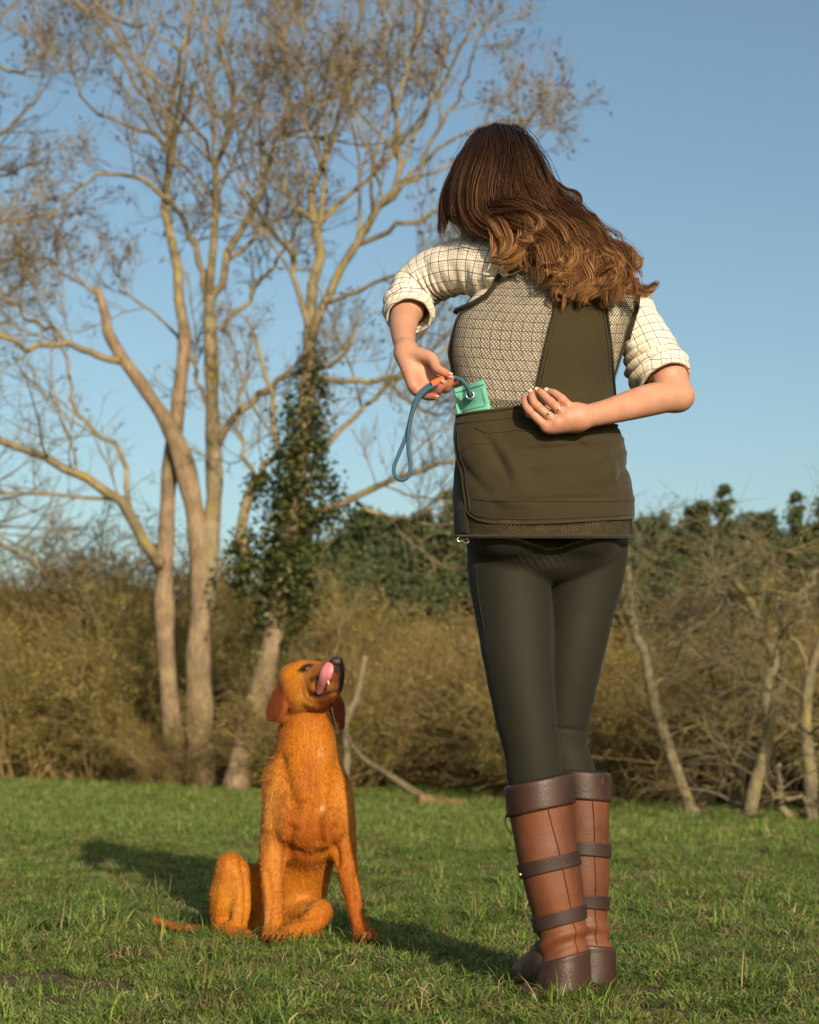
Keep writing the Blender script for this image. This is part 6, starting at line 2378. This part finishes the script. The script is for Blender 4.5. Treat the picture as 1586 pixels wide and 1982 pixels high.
    mixc(0.55 * stroke([(580, 1310), (592, 1308), (600, 1304)], 6.0), pale)
    mixc((1.2 * blob((624, 1455, -0.02), (6, 60, 11)) * (0.8 + 1.2 * nz2)), (0.56, 0.36, 0.17))
    mixc(0.8 * blob((624, 1566, -0.05), (3.5, 40, 7)), (0.56, 0.38, 0.22))
    mixc(0.5 * blob((518, 1628, 0.0), (8, 40, 20)), (0.10, 0.035, 0.01))
    mat = NT('dog_coat', 0.65, 0.14)
    t = mat.attr('tint')
    p = mat.pos()
    streak = mat.noise(mat.scale(p, (1, 1, 0.22)), 170, 4, 0.65)
    mat.col(mat.mix(1.0, t, mat.ramp(streak, (0.25, (0.62, 0.58, 0.55)), (0.75, (1.22, 1.22, 1.22))), 'MULTIPLY'))
    mat.b.inputs['Sheen Weight'].default_value = 0.04
    mat.bump(streak, 0.3, 0.004)
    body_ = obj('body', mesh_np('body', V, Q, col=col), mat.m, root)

    # short coat
    n = 80000
    fa = np.linalg.norm(np.cross(V[Q[:, 2]] - V[Q[:, 0]], V[Q[:, 3]] - V[Q[:, 1]]), axis=1)
    fi = rng.choice(len(Q), n, p=fa / fa.sum())
    w = rng.dirichlet((1, 1, 1, 1), n)
    bp = (V[Q[fi]] * w[:, :, None]).sum(1)
    bn = norm((N[Q[fi]] * w[:, :, None]).sum(1))
    bc = (col[Q[fi]] * w[:, :, None]).sum(1)
    down = np.array([0.05, 0.1, -1.0])
    # the coat lies backwards and down
    dirv = norm(down - bn * (bn @ down)[:, None] + rng.normal(0, 0.28, (n, 3)))
    ruff = np.exp(-(((bp - D(532, 1530, 0.0)) / (np.array((50, 90, 60)) * px)) ** 2).sum(1))
    face = sstep(D(590, 1400)[2], D(590, 1370)[2], bp[:, 2])
    L = (0.0080 + 0.010 * ruff) * (1 - 0.65 * face) * rng.uniform(0.6, 1.2, n)
    lift = rng.uniform(0.04, 0.20, n) + 0.25 * ruff
    p1 = bp + (dirv * 0.5 + bn * (lift * 0.6)[:, None]) * L[:, None]
    p2 = bp + (dirv + bn * (lift * 0.75)[:, None]) * L[:, None]
    side = norm(np.cross(dirv, bn) + rng.normal(0, 0.3, (n, 3))) * (0.00065 * rng.uniform(0.6, 1.2, n))[:, None]
    FV = np.stack([bp - side, bp + side, p1 - side * 0.8, p1 + side * 0.8, p2], 1).reshape(-1, 3)
    b = (np.arange(n) * 5)[:, None]
    FQ = b + np.array([[0, 1, 3, 2]])
    FT = b + np.array([[2, 3, 4]])
    fc = np.repeat(bc * np.clip(rng.normal(1.0, 0.19, n), 0.5, 1.5)[:, None], 5, 0)
    fm = NT('dog_hair', 0.55, 0.18)
    fm.col(fm.attr('tint'))
    coat = obj('coat', mesh_np('coat', FV, FQ, FT, col=fc), fm.m, root)
    coat['kind'] = 'stuff'

    def blobobj(nm, p, r, mat_, R=None, extra=None, h=0.0015, dv=0):
        ss = SDF(D(*p) - max(r) * px * 1.6, D(*p) + max(r) * px * 1.6, h)
        ss.ell(D(*p), np.array(r) * px, 0.004, R)
        if extra:
            extra(ss)
        v, q = ss.mesh(1)
        return obj(nm, mesh_np(nm, v, q), mat_, root)
    em = NT('dog_eye', 0.06, 0.6)
    em.col((0.020, 0.009, 0.005))
    ctr = hit(593, 1294) + np.array([0, 0.0045, 0])
    for cc in (ctr, D(625, 1286, 0.012)):
        ss = SDF(cc - 0.016, cc + 0.016, 0.001)
        ss.ell(cc, (0.0105, 0.0085, 0.0078), 0.002)
        v, q = ss.mesh(1)
        obj('eye', mesh_np('eye', v, q), em.m, root)
    nm = simple_mat('dog_nose', (0.018, 0.013, 0.014), (0.030, 0.022, 0.023), 120, 0.5, 0.4, 0.4, 500, 0.002)

    def nost(ss):
        for x in (644, 659):
            ss.ell(D(x, 1283, -0.160), np.array((3.6, 6, 4)) * px, 0.003, sub=True)
    blobobj('nose', (651, 1281, -0.136), (13.5, 11, 10), nm, None, nost, 0.0015)
    tm = NT('dog_tongue', 0.28, 0.5)
    tp = tm.pos()
    tn = tm.noise(tm.scale(tp, (1, 1, 0.3)), 90, 4)
    tm.col(tm.mix(tn, (0.36, 0.10, 0.12), (0.52, 0.20, 0.21)))
    tm.b.inputs['Subsurface Weight'].default_value = 0.2
    tm.b.inputs['Subsurface Radius'].default_value = (0.02, 0.006, 0.005)
    tm.b.inputs['Subsurface Scale'].default_value = 0.2
    tm.bump(tn, 0.4, 0.004)
    # tongue curling up over the near side of the muzzle
    ss = SDF(D(595, 1350, -0.22), D(670, 1262, -0.04), 0.0016)
    pth = [(x, y, hit(x, y)[1] - DY0 - o_) for x, y, o_ in ((618, 1338, 0.002), (622, 1328, 0.007), (628, 1314, 0.009), (633, 1301, 0.009), (636, 1292, 0.006))]
    rad = [6.5, 9, 11.5, 12.5, 10]
    ss.chain([(D(*p), r * px) for p, r in zip(pth, rad)], 0.006, flat=((-0.25, -1, 0.15), 3.0))
    v, q = ss.mesh(1)
    obj('tongue', mesh_np('tongue', v, q), tm.m, root)
    ivory = simple_mat('tooth', (0.75, 0.68, 0.55), None, 10, 0.3, 0.5)
    b = MB()
    b.add(*tube(Pa([(637, 1326, DY0 - 0.150), (636, 1321, DY0 - 0.156), (635, 1317, DY0 - 0.158)]), [0.003, 0.0022, 0.0006], 8))
    obj('tooth', b.mesh('tooth'), ivory, root)
    clw = simple_mat('dog_claw', (0.03, 0.022, 0.018), None, 10, 0.4)
    for cx, cyy, dd in ((530, 1807, -0.042), (706, 1807, -0.02)):
        for k in range(4):
            tx = cx - 16 + k * 11
            d0 = dd - 0.026 - (0.010 if k in (1, 2) else 0)
            a = D(tx, cyy + 3, d0 - 0.014)
            b = MB()
            b.add(*tube(np.array([a, a + np.array([0, -0.006, -0.003]), a + np.array([0, -0.010, -0.008])]), [0.003, 0.0024, 0.0006], 6))
            obj('claw', b.mesh('claw'), clw, root)


build_dog()
